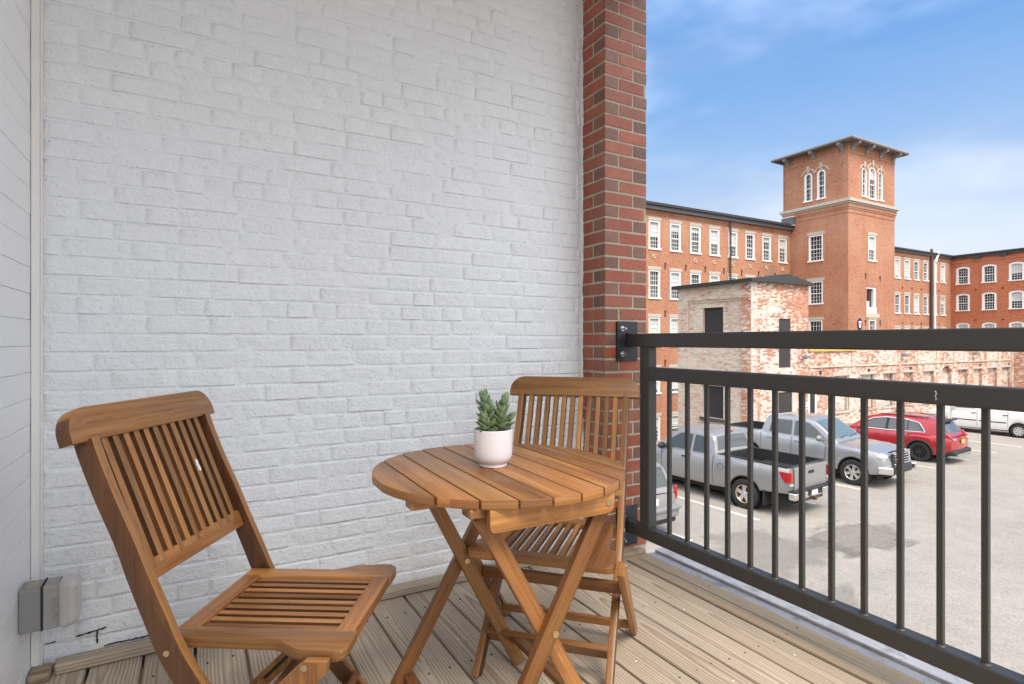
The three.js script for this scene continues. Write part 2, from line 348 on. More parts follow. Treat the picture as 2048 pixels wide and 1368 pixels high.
// white painted brick wall: every brick its own relief, the mortar a rough sheet just behind
{
  const r = rng(23), ns = (x, y, f, s) => fbm(x * f + 50, y * f + 50, 1000, 1000, s, 3) - .5;
  const wall = thing('white_brick_wall', [0, 0, 0], 0, 'old brick wall thickly painted white, filling the left half behind the chairs', 'wall');
  const X0 = -.405, X1 = 1.664, Y1 = 2.8, pitch = .0613;
  const sheet = (nx, ny, x0, x1, y0, y1, zf, col) => {
    const g = new THREE.PlaneGeometry(x1 - x0, y1 - y0, nx, ny); at(g, (x0 + x1) / 2, (y0 + y1) / 2, 0);
    const p = g.attributes.position, uv = g.attributes.uv;
    for (let i = 0; i < p.count; i++) { let x = p.getX(i), y = p.getY(i); uv.setXY(i, x, y); p.setZ(i, zf(x, y)); }
    g.computeVertexNormals(); return g;
  };
  part('mortar', sheet(160, 220, X0 - .01, X1 + .012, -.02, Y1, (x, y) => WZ - .0034 + ns(x, y, 6, 201) * .0055 + ns(x, y, 45, 203) * .0034 - sstep(X1 - .02, X1 + .012, x) * .0), whitePaint, wall);
  part('wall_core', box(X0 - .02, X1 + .016, -.3, Y1, WZ - .22, WZ - .012), mortarM, wall);
  const list = [];
  for (let c = 0; c * pitch < Y1 - .02; c++) {
    const y0 = .012 + c * pitch; let x = X0 - (c % 6 === 3 ? .05 : (c & 1) * .094) - r() * .012;
    const hdr = c % 7 === 4;
    while (x < X1) {
      const L = (hdr ? .0905 : (r() < .07 ? .095 : .186)) + (r() - .5) * .008, a = Math.max(x, X0), b = Math.min(x + L - .004, X1); x += L;
      if (b - a > .012) list.push([a, b, y0 + (r() - .5) * .003, y0 + pitch - .0038 + (r() - .5) * .0025, r(), r(), r()]);
    }
  }
  const brick = ([x0, x1, y0, y1, q1, q2, q3]) => {
    const nx = Math.max(5, Math.round((x1 - x0) / .0125)), ny = 6, rows = [0, .045, .12, .5, .88, .955, 1];
    const g = new THREE.PlaneGeometry(1, 1, nx, ny), p = g.attributes.position, uv = g.attributes.uv;
    const off = (q1 - .45) * .0018, rd = .0022 + q2 * .003, tx = (q2 - .5) * .0026, ty = (q3 - .62) * .0036;
    for (let j = 0; j <= ny; j++) for (let i = 0; i <= nx; i++) {
      const k = j * (nx + 1) + i; let f = i / nx; const e = .0024 / (x1 - x0);
      if (i === 1) f = Math.min(f, e); if (i === nx - 1) f = Math.max(f, 1 - e);
      const X = lerp(x0, x1, f), Y = lerp(y0, y1, 1 - rows[j]);
      const dx = Math.min(X - x0, x1 - X), dy = Math.min(Y - y0, y1 - Y);
      const ed = Math.min(1, Math.sqrt(clamp(dx / rd) * clamp(dx / rd) * .5 + .5 * clamp(dx / rd)) ), ed2 = clamp(dy / rd);
      const m = Math.min(ed, Math.sin(ed2 * Math.PI / 2));
      const jx = ns(X + q3, Y, 30, 211) * .005, jy = ns(X, Y + q3, 30, 213) * .0045;
      let z = WZ + off + tx * (f - .5) * 2 + ty * (rows[j] - .5) * 2 + ns(X, Y, 14, 215) * .0042 + ns(X, Y, 60, 217) * .0030;
      z = lerp(WZ - .0075, z, m);
      p.setXYZ(k, X + jx * (1 - m), Y + jy * (1 - m), z); uv.setXY(k, X + q1, Y + q2);
    }
    g.computeVertexNormals(); return g;
  };
  const near = list.map((b, i) => [b, Math.hypot((b[0] + b[1]) / 2 - 0, (b[2] + b[3]) / 2 - 1.03, WZ) / Math.sqrt((b[1] - b[0])) + ((b[3] > 2.15 && b[0] < .3) || b[2] > 2.62 ? 50 : 0)]).sort((a, b) => a[1] - b[1]).map(a => a[0]);
  const rest = [];
  near.forEach((b, i) => { const g = brick(b); if (i < 296) part('brick', g, whitePaint, wall); else rest.push(g); });
  part('bricks', rest, whitePaint, wall).userData.kind = 'stuff';
  // open joints at the foot of the wall by the outlet box
  const crack = (pts, w) => {
    const l = []; for (let i = 0; i + 1 < pts.length; i++) {
      const [a, b] = [pts[i], pts[i + 1]], n = 5;
      for (let k = 0; k < n; k++) { const f = (k + .5) / n, x = lerp(a[0], b[0], f), y = lerp(a[1], b[1], f), L = Math.hypot(b[0] - a[0], b[1] - a[1]) / n * 1.25; const g = new THREE.BoxGeometry(L, w * (.4 + r() * .9), .004).toNonIndexed(); g.rotateZ(Math.atan2(b[1] - a[1], b[0] - a[0]) + (r() - .5) * .3); l.push(at(g, x, y + (r() - .5) * .0015, WZ + .0035)); }
    }
    part('crack', l, crackM, wall, 'dark open joint in the paint near the floor');
  };
  crack([[-.322, .088], [-.30, .090], [-.27, .094], [-.245, .0975]], .0042); crack([[-.268, .092], [-.2695, .072], [-.268, .052]], .0045);
  crack([[-.25, .0385], [-.22, .041], [-.19, .0395], [-.15, .040], [-.12, .041]], .0035); crack([[-.40, .083], [-.375, .085]], .002);
  // caulked edge against the pillar
  const ce = sheet(3, 150, X1 - .004, 1.682, -.02, Y1, (x, y) => WZ - .006 + ns(x, y, 25, 221) * .012 + (x > 1.67 ? .006 : 0));
  part('caulk', ce, whitePaint, wall);
}
// siding on the left and its corner strip
{
  const r = rng(31);
  const s = thing('siding_wall', [0, 0, 0], 0, 'white painted wall of narrow horizontal grooved boards at the far left edge', 'wall');
  for (let k = 0; k < 34; k++) {
    const g = rbox(.018, .0794, 4.75, .0014, 'z', r); part('board', at(g, SX - .009 + (r() - .5) * .0012, .002 + (k + .5) * .0802 - .03, .12), sidingPaint, s);
  }
  part('backing', box(SX - .15, SX - .013, -.3, 2.8, -2.4, 2.49, 'z'), trimPaint, s);
  const t = thing('corner_strip', [0, 0, 0], 0, 'slim white upright strip covering the corner of siding and brick', 'trim', null, 'structure');
  part('strip', at(rbox(.023, 2.8, .03, .003, 'y'), SX + .0125, 1.43, WZ + .012), trimPaint, t);
  part('bead', at(rbox(.004, 2.8, .034, .0018, 'y'), SX + .0262, 1.43, WZ + .012), trimPaint, t);
}
// the balcony above
{
  const c = thing('balcony_ceiling', [0, 0, 0], 0, 'white underside of the balcony above', 'ceiling', null, 'structure');
  part('soffit', box(-.6, 2.02, CEIL, CEIL + .25, -2.3, .0), trimPaint, c);
}
// brick pillar, every brick with red faces and burnt brown ends
{
  const r = rng(41);
  const P = thing('brick_pillar', [1.68, 0, -2.085], 0, 'tall red and brown face brick pillar at the right end of the white wall', 'pillar');
  const pitch = .0608, y0 = 1.0655 + .0045 - 18 * pitch;
  part('mortar_core', box(.0025, .2550, -.62, 2.95, -.30, -.0025), mortarM, P);
  const red = () => { const k = .85 + r() * .3, g = r(); return [.45 * k, (.102 + .04 * g) * k, (.052 + .022 * g) * k]; };
  const brn = () => { const k = .8 + r() * .4; return [.27 * k, .124 * k, .076 * k]; };
  const brick = (x0, x1, ya, yb, z0, z1, cz, cx) => {
    const w = x1 - x0, h = yb - ya, d = z1 - z0, g = new RoundedBoxGeometry(w, h, d, 1, .0022);
    grainUV(g, 'x', r); const n = g.attributes.normal, p = g.attributes.position, col = new Float32Array(n.count * 3);
    for (let i = 0; i < n.count; i++) { const c = Math.abs(n.getX(i)) > Math.max(Math.abs(n.getZ(i)), Math.abs(n.getY(i))) ? cx : cz; col.set(c, i * 3); }
    g.setAttribute('color', new THREE.BufferAttribute(col, 3)); g.rotateY((r() - .5) * .006); g.rotateZ((r() - .5) * .008);
    part('brick', at(g, (x0 + x1) / 2 + (r() - .5) * .002, (ya + yb) / 2 + (r() - .5) * .002, (z0 + z1) / 2 + (r() - .5) * .002), faceBrick, P);
  };
  for (let c = -2; c < 48; c++) {
    const a = y0 + c * pitch, b = a + pitch - .0095; if (a < -.0) continue; if (a > 2.86) break;
    if (((c % 2) + 2) % 2 === 0) { // stretcher to the front at the corner, brown header beyond
      const rd = red(); brick(0, .168, a, b, -.086, 0, rd, brn()); brick(.1775, .258 - (r() < .12 ? .006 : 0), a, b, -.168, 0, brn(), rd);
      brick(0, .09, a, b, -.19, -.0955, rd, red());
    } else {
      brick(0, .0805, a, b, -.19, 0, brn(), red()); brick(.09, .258 - (r() < .22 ? .017 : r() * .003), a, b, -.08, 0, red(), brn());
    }
  }
}
// railing
{
  const R = thing('balcony_railing', [1.826, 0, 0], 0, 'charcoal painted steel railing with square balusters along the deck edge', 'railing');
  const w = .052, tube = (name, y0, y1, z0, z1, rad = .006) => part(name, at(rbox(w, y1 - y0, z1 - z0, rad, 'z', null, 3), 0, (y0 + y1) / 2, (z0 + z1) / 2), railM, R);
  tube('top_rail', 1.0025, 1.0645, -2.072, 1.7); tube('middle_rail', .852, .911, -1.926, 1.7); tube('bottom_rail', .12, .177, -2.072, 1.7);
  part('post', at(rbox(w - .001, .83, .059, .005, 'y', null, 3), 0, .589, -1.9535), railM, R);
  part('post', at(rbox(w - .001, .83, .059, .005, 'y', null, 3), 0, .589, .3), railM, R);
  const bz = []; for (let i = 0; i < 18; i++) bz.push(-1.820 + i * .10345);
  const bg = at(rbox(.016, .676, .016, .0015, 'y'), 0, .5145, 0), weld = at(cyl(.010, .0135, .004, 10), 0, .179, 0), weld2 = at(cyl(.0125, .01, .004, 10), 0, .8505, 0);
  for (const z of bz) if (Math.abs(z - .3) > .04) { const b = part('baluster', bg, railM, R); b.position.z = z; part('weld', [weld.clone(), weld2.clone()], railM, b); }
  const plate = (y0, y1) => {
    const pl = part('mounting_plate', at(rbox(.125, y1 - y0, .012, .002, 'y', null, 2), 1.8085 - 1.826, (y0 + y1) / 2, -2.079), plateM, R);
    for (const y of [y0 + .034, y1 - .034]) {
      const x = 1.775 - 1.826;
      part('washer', at(cyl(.0125, .0125, .003, 20).rotateX(Math.PI / 2), x, y, -2.0715), steelM, pl);
      part('bolt', [at(cyl(.0085, .0085, .008, 6).rotateX(Math.PI / 2), x, y, -2.066), at(cyl(.005, .0045, .022, 12).rotateX(Math.PI / 2), x, y, -2.056)], steelM, pl);
    }
    part('weld_bead', at(rbox(.05, .006, .012, .0025, 'x'), 0, y1 > .5 ? 1.066 : .1785, -2.067), plateM, pl);
  };
  plate(.934, 1.123); plate(.054, .240);
  const r = rng(47), l = []; for (let i = 0; i < 16; i++) { const g = new THREE.CylinderGeometry(.0006 + r() * .0012, .001, .0012, 6); g.rotateZ(Math.PI / 2); l.push(at(g, -.0262, .866 + i * .0016 + r() * .002, -.786 + (r() - .5) * .004 + Math.sin(i * .7) * .002)); }
  part('paint_speck', l, trimPaint, R, 'white scratch marks on the middle rail');
}
// outlet box with a clear weather cover
{
  const g = thing('outlet_box', [SX, .194, -2.12], 0, 'grey weatherproof outlet box with clear bubble cover low on the siding', 'outlet box');
  const grey = S({ color: C(.25, .25, .255), roughness: .5, bumpMap: speckBump, bumpScale: .0004 }), grey2 = S({ color: C(.31, .31, .30), roughness: .55, bumpMap: speckBump, bumpScale: .0004 });
  part('back_box', at(rbox(.051, .126, .074, .005, 'y', null, 3), .0265, .063, 0), grey, g);
  part('gasket', at(rbox(.004, .129, .077, .0015, 'y'), .0535, .0635, 0), S({ color: C(.02, .02, .02), roughness: .8 }), g);
  part('extension_ring', at(rbox(.036, .126, .074, .004, 'y', null, 3), .0735, .0635, 0), grey2, g);
  const clear = new THREE.MeshPhysicalMaterial({ color: C(.72, .70, .69), transmission: .42, thickness: 0, roughness: .4, ior: 1.49 });
  const cv = new RoundedBoxGeometry(.050, .144, .094, 6, .0215); const p = cv.attributes.position;
  for (let i = 0; i < p.count; i++) if (p.getX(i) > 0) { p.setY(i, p.getY(i) * .93); p.setZ(i, p.getZ(i) * .86); }
  cv.computeVertexNormals(); part('clear_cover', at(cv, .1135, .0635, 0), clear, g);
  for (let i = 0; i < 3; i++) { const t = new THREE.TorusGeometry(.0095, .0022, 8, 16, Math.PI * 1.2); t.rotateZ(Math.PI * .4); part('cord_slot', at(t, .0885, .030 + i * .026, .0385), grey2, g); }
  part('outlet_face', at(rbox(.008, .11, .066, .003, 'y'), .096, .0635, 0), grey2, g);
  part('dust', at(rbox(.03, .0012, .06, .0005, 'x'), .0265, .1268, 0), S({ map: speck, color: C(.5, .44, .36), roughness: 1 }), g);
}

// ---------------------------------------------------------------- folding acacia bistro set
// chair in its own frame: x to the sitter's right, z backwards, y up
function makeChair(seed, label) {
  const r = rng(seed), ch = thing('folding_chair', [0, 0, 0], 0, label, 'chair', 'folding wooden bistro chairs');
  const A = () => acPick(r);
  // uprights: back post and front leg in one bowed piece, cut from a profile in (t forward, y)
  const prof = [[-.3575, .820], [-.345, .785], [-.312, .705], [-.268, .61], [-.24, .54], [-.203, .455], [-.172, .385], [-.12, .305], [-.06, .235], [0, .172], [.06, .106], [.115, .045], [.153, 0]];
  const curve = new THREE.CatmullRomCurve3(prof.map(p => V3(p[0], p[1], 0))), pts = curve.getSpacedPoints(36);
  for (const s of [-1, 1]) {
    const L = [], Rr = [];
    pts.forEach((p, i) => { const t = curve.getTangentAt(i / 36), w = .0195 + .004 * Math.sin(Math.PI * clamp((i - 8) / 20)); const n = [-t.y, t.x]; L.push([p.x + n[0] * w, Math.max(0, p.y + n[1] * w)]); Rr.push([p.x - n[0] * w, Math.max(0, p.y - n[1] * w)]); });
    const g = new THREE.ExtrudeGeometry(shapeOf([...L, ...Rr.reverse()]), { depth: .018, bevelEnabled: true, bevelThickness: .002, bevelSize: .002, bevelSegments: 2, steps: 1, curveSegments: 1 });
    // profile x is forward = -z
    g.rotateY(Math.PI / 2); at(g, s * .200 - .009, 0, 0); grainUV(g, 'y', r);
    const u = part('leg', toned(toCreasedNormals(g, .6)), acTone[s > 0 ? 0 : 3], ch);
    for (const [t, y] of [[-.176, .385]]) part('bolt', [at(cyl(.0065, .0065, .0025, 14).rotateZ(Math.PI / 2), s * .2125, y, -t)], brass, u);
    // rear leg outside the seat
    const rl = new THREE.ExtrudeGeometry(shapeOf([[.128, .393], [.172, .393], [.170, .372], [-.240, 0], [-.288, 0], [.118, .385]]), { depth: .017, bevelEnabled: true, bevelThickness: .002, bevelSize: .002, bevelSegments: 2 }); rl.rotateY(Math.PI / 2); at(rl, s * .2365 - .0085, 0, 0); grainUV(rl, 'y', r);
    const rp = part('leg', toCreasedNormals(rl, .5), A(), ch); part('bolt', [at(cyl(.0065, .0065, .0025, 14).rotateZ(Math.PI / 2), s * .2480, .383, -.128), at(cyl(.0025, .0025, .0032, 8).rotateZ(Math.PI / 2), s * .2480, .383, -.128)], brass, rp);
    part('slot', bar(V3(s * .2258, .20, .055), V3(s * .2258, .06, .20), .001, .009, V3(0, .7, .7), .0004), darkHole, rp);
  }
  // back: top rail, lower rail, eleven slats
  const lean = Math.atan2(.40 - .34, .20);
  const up = V3(0, Math.cos(.33), Math.sin(.33));
  const board = (hw, y0, y1, z, rnd, th, ang, name) => {
    const sh = new THREE.Shape(), H = y1 - y0;
    sh.moveTo(-hw, 0); sh.lineTo(hw, 0); sh.lineTo(hw, H - rnd);
    sh.bezierCurveTo(hw, H - rnd * .4, hw - rnd * .45, H, hw - rnd, H); sh.lineTo(-hw + rnd, H); sh.bezierCurveTo(-hw + rnd * .45, H, -hw, H - rnd * .4, -hw, H - rnd); sh.lineTo(-hw, 0);
    const g = new THREE.ExtrudeGeometry(sh, { depth: th, bevelEnabled: true, bevelThickness: .003, bevelSize: .003, bevelSegments: 2, curveSegments: 8 });
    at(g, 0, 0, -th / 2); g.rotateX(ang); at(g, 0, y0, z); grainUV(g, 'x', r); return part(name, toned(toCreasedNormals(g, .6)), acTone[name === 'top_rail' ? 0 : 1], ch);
  };
  board(.247, .820, .888, .360, .055, .026, .33, 'top_rail');
  board(.191, .518, .556, .240, .003, .020, .40, 'back_rail');
  for (let i = 0; i < 11; i++) {
    const x = (i - 5) * .0325;
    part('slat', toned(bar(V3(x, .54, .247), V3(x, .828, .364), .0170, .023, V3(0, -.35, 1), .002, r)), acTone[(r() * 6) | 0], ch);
  }
  // seat: side rails that swell towards the front, back and front rails, slats front to back
  const sy = .404, th = .024;
  const flat = (pts, name) => { const g = new THREE.ExtrudeGeometry(shapeOf(pts), { depth: th - .004, bevelEnabled: true, bevelThickness: .002, bevelSize: .002, bevelSegments: 2 }); g.rotateX(-Math.PI / 2); at(g, 0, sy - th + .002, 0); return g; };
  for (const s of [-1, 1]) {
    const p = [[.138, -.196], [.177, -.196], [.179, -.10], [.180, .0]];
    for (let i = 0; i <= 10; i++) { const f = i / 10; p.push([lerp(.180, .217, sstep(0, 1, f)), lerp(.03, .115, f)]); }
    p.push([.218, .17]); for (let i = 0; i <= 5; i++) { const a = i / 5 * Math.PI / 2; p.push([.196 + .022 * Math.cos(a), .174 + .022 * Math.sin(a)]); }
    p.push([.138, .196]);
    const q = p.map(([x, y]) => [x * s, y]); if (s < 0) q.reverse();
    part('seat_rail', toCreasedNormals(grainUV(flat(q), 'z', r), .6), A(), ch);
  }
  part('seat_rail', at(rbox(.274, th, .044, .003, 'x', r), 0, sy - th / 2 + .0005, .175), A(), ch);
  part('seat_rail', at(rbox(.274, th, .044, .003, 'x', r), 0, sy - th / 2 + .0005, -.174), A(), ch);
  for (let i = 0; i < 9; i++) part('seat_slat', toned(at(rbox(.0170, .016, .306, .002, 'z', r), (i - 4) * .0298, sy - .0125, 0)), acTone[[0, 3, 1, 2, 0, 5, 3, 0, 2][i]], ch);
  // stretchers
  part('stretcher', bar(V3(-.226, .277, -.03), V3(.226, .277, -.03), .02, .036, V3(0, 1, 0), .004, r), acacia[2], ch);
  part('stretcher', bar(V3(-.226, .062, .186), V3(.226, .062, .186), .018, .026, V3(0, 1, 0), .004, r), acacia[3], ch);
  part('stretcher', bar(V3(-.19, .098, -.075), V3(.19, .098, -.075), .018, .062, V3(0, .75, -.66), .003, r), acacia[2], ch);
  return ch;
}
const place = (o, x, z, hx, hz) => { o.position.set(x, 0, z); o.rotation.y = Math.atan2(-hx, -hz); return o; };
const chairA = place(makeChair(61, 'wooden folding chair at the left, turned towards the table, seat empty'), .2153, -1.4506, .846, .533);
const chairB = place(makeChair(67, 'wooden folding chair behind the round table, back against the brick pillar'), 1.0065, -1.5178, -.727, .687);
{ // chipped paint on one slat of the left chair
  const f = []; const r = rng(71); for (let i = 0; i < 9; i++) { const g = new THREE.CylinderGeometry(.003 + r() * .002, .004, .001, 7); g.rotateX(Math.PI / 2); g.rotateX(.37); f.push(at(g, -.0975 + (r() - .5) * .005, .705 + (i - 4) * .0028, .3005 + (i - 4) * .0011)); }
  part('paint_chip', f, trimPaint, chairA, 'white chip of paint on a back slat');
}
// round slatted folding table
{
  const r = rng(83), T = thing('folding_table', [.722, 0, -1.346], -.0233, 'round slatted wooden folding table between the two chairs', 'table');
  const R = .3345, top = .693, th = .021, pitch = .0743;
  for (let k = 0; k < 9; k++) {
    const a = (k - 4) * pitch - pitch / 2 + .0026, b = (k - 4) * pitch + pitch / 2 - .0026, p = [];
    const x0 = Math.max(a, -R + .0005), x1 = Math.min(b, R - .0005), n = 14;
    for (let i = 0; i <= n; i++) { const x = lerp(x0, x1, i / n); p.push([x, -Math.sqrt(Math.max(R * R - x * x, 0))]); }
    for (let i = n; i >= 0; i--) { const x = lerp(x0, x1, i / n); p.push([x, Math.sqrt(Math.max(R * R - x * x, 0))]); }
    const g = new THREE.ExtrudeGeometry(shapeOf(p), { depth: th - .005, bevelEnabled: true, bevelThickness: .0025, bevelSize: .002, bevelOffset: -.002, bevelSegments: 2 });
    g.rotateX(-Math.PI / 2); at(g, 0, top - th + .0025, 0); grainUV(g, 'z', r); part('slat', toCreasedNormals(g, .6), acacia[[0, 1, 0, 3, 4, 1, 4, 1, 0][k]], T);
  }
  const yb = top - th;
  for (const [z, hw] of [[.126, .295], [.244, .205], [-.126, .295], [-.244, .205]]) part('batten', at(rbox(hw * 2, .022, .046, .004, 'x', r, 2), 0, yb - .0112, z), acPick(r), T);
  const legTop = yb - .024;
  const leg = (top, foot, z, m) => { const q = part('leg', bar(V3(top, legTop, z), V3(foot, .0, z), .021, .040, V3(1, 0, 0), .003, r), m, T); return q; };
  const N = .246, F = -.232;
  const d1 = leg(.158, -.205, N + .013, acacia[2]); leg(-.167, .195, N - .0095, acacia[1]);
  const d2 = leg(.158, -.225, F - .013, acacia[3]); leg(-.155, .185, F + .0095, acacia[5]);
  const bolt = (x, y, z, p) => part('bolt', [at(cyl(.008, .008, .003, 16).rotateX(Math.PI / 2), x, y, z), at(cyl(.003, .003, .0036, 8).rotateX(Math.PI / 2), x, y, z)], brass, p);
  bolt(.008, .358, N + .0248, d1); bolt(-.002, .362, F + .0212, d2);
  for (const z of [N + .036, F - .036]) { // aprons with a rounded end
    const sh = new THREE.Shape(); sh.moveTo(-.165, 0); sh.lineTo(.165, 0); sh.lineTo(.165, -.03); sh.quadraticCurveTo(.164, -.05, .14, -.05); sh.lineTo(-.15, -.05); sh.quadraticCurveTo(-.165, -.05, -.165, -.035); sh.lineTo(-.165, 0);
    const g = new THREE.ExtrudeGeometry(sh, { depth: .016, bevelEnabled: true, bevelThickness: .002, bevelSize: .002, bevelOffset: -.002, bevelSegments: 2, curveSegments: 6 }); at(g, -.004, yb - .0005, z - .008); grainUV(g, 'x', r);
    const a = part('apron', toCreasedNormals(g, .6), acacia[z > 0 ? 4 : 0], T); if (z > 0) bolt(.142, yb - .024, z + .0105, a);
  }
  part('stretcher', bar(V3(.152, .105, F + .02), V3(.152, .105, N - .02), .03, .018, V3(0, 1, 0), .003, r), acacia[2], T);
  part('stretcher', bar(V3(-.178, .05, F), V3(-.178, .05, N), .03, .018, V3(0, 1, 0), .003, r), acacia[2], T);
}
// succulent in a white pot
{
  const r = rng(97), P = thing('potted_succulent', [.7085, .6932, -1.3555], 0, 'green pointed leaf succulent in a smooth white ceramic pot on the table', 'plant');
  const potM = new THREE.MeshPhysicalMaterial({ color: C(.74, .71, .73), roughness: .5, clearcoat: .15, clearcoatRoughness: .5 });
  const prof = [[0, .0], [.036, 0], [.0375, .002], [.0372, .006], [.0355, .0085], [.042, .0125], [.0485, .020], [.0515, .031], [.0525, .05], [.0525, .098], [.0515, .0998], [.0495, .099], [.0492, .082], [0, .082]].map(p => new THREE.Vector2(p[0], p[1]));
  part('pot', new THREE.LatheGeometry(prof, 64), potM, P);
  part('soil', at(cyl(.0490, .0490, .006, 32), 0, .084, 0), S({ map: speck, color: C(.03, .02, .014), roughness: 1, bumpMap: speckBump, bumpScale: .006 }), P);
  const leafGeo = (() => { // plump, pointed, slightly cupped; along +y
    const g = new THREE.SphereGeometry(1, 12, 10), p = g.attributes.position;
    for (let i = 0; i < p.count; i++) { const y = (p.getY(i) + 1) / 2, q = Math.pow(Math.sin(Math.PI * Math.pow(y, .78)), .85), a = Math.atan2(p.getZ(i), p.getX(i)); p.setXYZ(i, Math.cos(a) * q * .245, y, Math.sin(a) * q * .13 - .12 * (y - .4) * (y - .4) * 0 + .10 * Math.cos(a) * Math.cos(a) * q * .4 - .06 * Math.sin(y * 3)); }
    g.computeVertexNormals(); return g;
  })();
  const leafTex = colorTex(128, 128, (u, v) => mix3(mix3([.10, .155, .075], [.19, .255, .15], fbm(u * 6, v * 8, 6, 8, 301, 3)), [.26, .24, .11], sstep(.9, 1, v) * .5));
  const lm = [[1, 1, 1], [.75, .82, .8], [1.25, 1.2, 1.05], [1.05, .95, .8]].map(c => new THREE.MeshPhysicalMaterial({ map: leafTex, color: C(...c), roughness: .55, sheen: .25, sheenColor: C(.5, .6, .55), sheenRoughness: .6 }));
  const stemM = S({ color: C(.13, .14, .07), roughness: .8 });
  const Y = V3(0, 1, 0);
  const stalk = (bx, bz, tx, ty, tz, n, L) => {
    const c = new THREE.QuadraticBezierCurve3(V3(bx, .08, bz), V3(lerp(bx, tx, .3), lerp(.08, ty, .6), lerp(bz, tz, .3)), V3(tx, ty, tz));
    part('stem', new THREE.TubeGeometry(c, 10, .0038, 7), stemM, P);
    for (let i = 0; i < n; i++) {
      const f = .12 + .88 * i / (n - 1), p = c.getPoint(f), t = c.getTangent(f), az = i * 2.39996 + r() * .5;
      const open = lerp(1.15, .25, Math.pow(f, 1.6)) + (r() - .5) * .25;
      const side = V3(Math.cos(az), 0, Math.sin(az)); side.sub(t.clone().multiplyScalar(side.dot(t))).normalize();
      const dir = t.clone().multiplyScalar(Math.cos(open)).add(side.clone().multiplyScalar(Math.sin(open))).normalize();
      const m = part('leaf', leafGeo, lm[(r() * 4) | 0], P); const len = L * (.8 + r() * .35) * lerp(1.05, .72, f);
      const zx = side.clone().negate(); const bxv = dir.clone().cross(zx).normalize(), bz2 = bxv.clone().cross(dir);
      m.matrixAutoUpdate = true; m.quaternion.setFromRotationMatrix(new THREE.Matrix4().makeBasis(bxv, dir, bz2)); m.scale.set(len * 1.08, len, len * 1.15); m.position.copy(p).addScaledVector(dir, .0);
    }
  };
  stalk(-.012, .004, -.022, .184, -.012, 38, .039); stalk(.012, -.004, .034, .172, .0, 28, .038); stalk(.010, .016, .010, .146, .022, 30, .033);
  stalk(-.022, .008, -.034, .132, .012, 24, .035); stalk(.022, .006, .044, .128, .016, 15, .032); stalk(0, -.014, .004, .150, -.026, 16, .034); stalk(.004, .020, .006, .108, .036, 11, .026);
}

// ---------------------------------------------------------------- parking lot and ground
const G = -3.54;
{
  // terrain to the horizon, dropping to a lower yard in front of the mill's left wing
  const t = thing('ground', [0, 0, 0], 0, 'lower yard and far ground around the mill', 'ground', null, 'structure');
  const g = new THREE.PlaneGeometry(3000, 3000); g.rotateX(-Math.PI / 2); part('far_ground', at(g, 0, G - 4.2, 0), groundM, t);
  const lot = thing('parking_lot', [0, 0, 0], 0, 'pale grey asphalt parking lot with worn white lines', 'parking lot', null, 'structure');
  const sh = shapeOf([[2.3, -60], [130, -60], [130, 16.8], [21.3, 16.8], [21.3, 18.2], [2.3, 18.2]]);        // (x, -z)
  const a = new THREE.ExtrudeGeometry(sh, { depth: 4.1, bevelEnabled: false }); a.rotateX(-Math.PI / 2); at(a, 0, G - 4.1, 0); part('asphalt', a, asphM, lot);
  // painted bay lines, turned 4.2 degrees against the buildings
  const r = rng(5), ends = [[7.3, -8.95], [9.93, -9.2], [12.585, -9.43], [15.2, -9.59], [17.9, -9.82], [20.53, -10.0], [23.2, -10.15], [25.88, -10.2], [28.5, -10.28], [31.1, -10.36], [33.75, -10.5], [36.4, -10.6]];
  for (const [x, z] of ends) {
    const L = 5.4, g = new THREE.BoxGeometry(.105, .004, L); at(g, 0, .002, -L / 2);
    g.rotateY(.0745); const m = part('painted_line', at(grainUV(g.toNonIndexed(), 'z', r), x, G + .0005, z), lineM, lot);
  }
  const blob = (seed, k) => grayTex(256, 256, (u, v) => { const x = u * 2 - 1, y = v * 2 - 1, d = Math.hypot(x, y), n = fbm(u * 6, v * 6, 6, 6, seed, 5) - .5; return sstep(1, .55, d + n * .9) * k; });
  const stain = (x, z, w, d, seed, k, label, rot = 0) => { const g = new THREE.PlaneGeometry(w, d); g.rotateX(-Math.PI / 2); g.rotateY(rot); const al = blob(seed, k); const m = asphDark(al); const o = part('damp_patch', at(g, x, G + .006, z), m, lot, label); o.castShadow = false; };
  stain(13.55, -7.5, 3.6, 1.9, 401, .85, 'dark damp patch on the asphalt');
  stain(11.0, -7.9, 3.2, 3.0, 409, .35); stain(14.5, -12.2, 2.6, 5.2, 411, .5); stain(20.6, -12.6, 2.6, 5, 421, .45); stain(9.0, -5.6, 4, 1.4, 431, .3, undefined, .4); stain(26, -13, 3.2, 4.5, 433, .4);
}

// ---------------------------------------------------------------- mill buildings
// wall slab with openings: front face at local z = 0, holes as [x0, x1, y0, y1, archRise]
function wallGeo(x0, x1, y0, y1, holes, depth = .45, top = null) {
  const sh = top ? shapeOf([[x0, y0], [x1, y0], ...top]) : shapeOf([[x0, y0], [x1, y0], [x1, y1], [x0, y1]]);
  for (const [a, b, c, d, ar] of holes) {
    const p = new THREE.Path(); p.moveTo(a, c); p.lineTo(b, c);
    if (!ar) { p.lineTo(b, d); p.lineTo(a, d); } else { for (const [x, y] of arch(a, b, d, ar)) p.lineTo(x, y); }
    p.lineTo(a, c); sh.holes.push(p);
  }
  const g = new THREE.ExtrudeGeometry(sh, { depth, bevelEnabled: false }); return at(g, 0, 0, -depth);
}
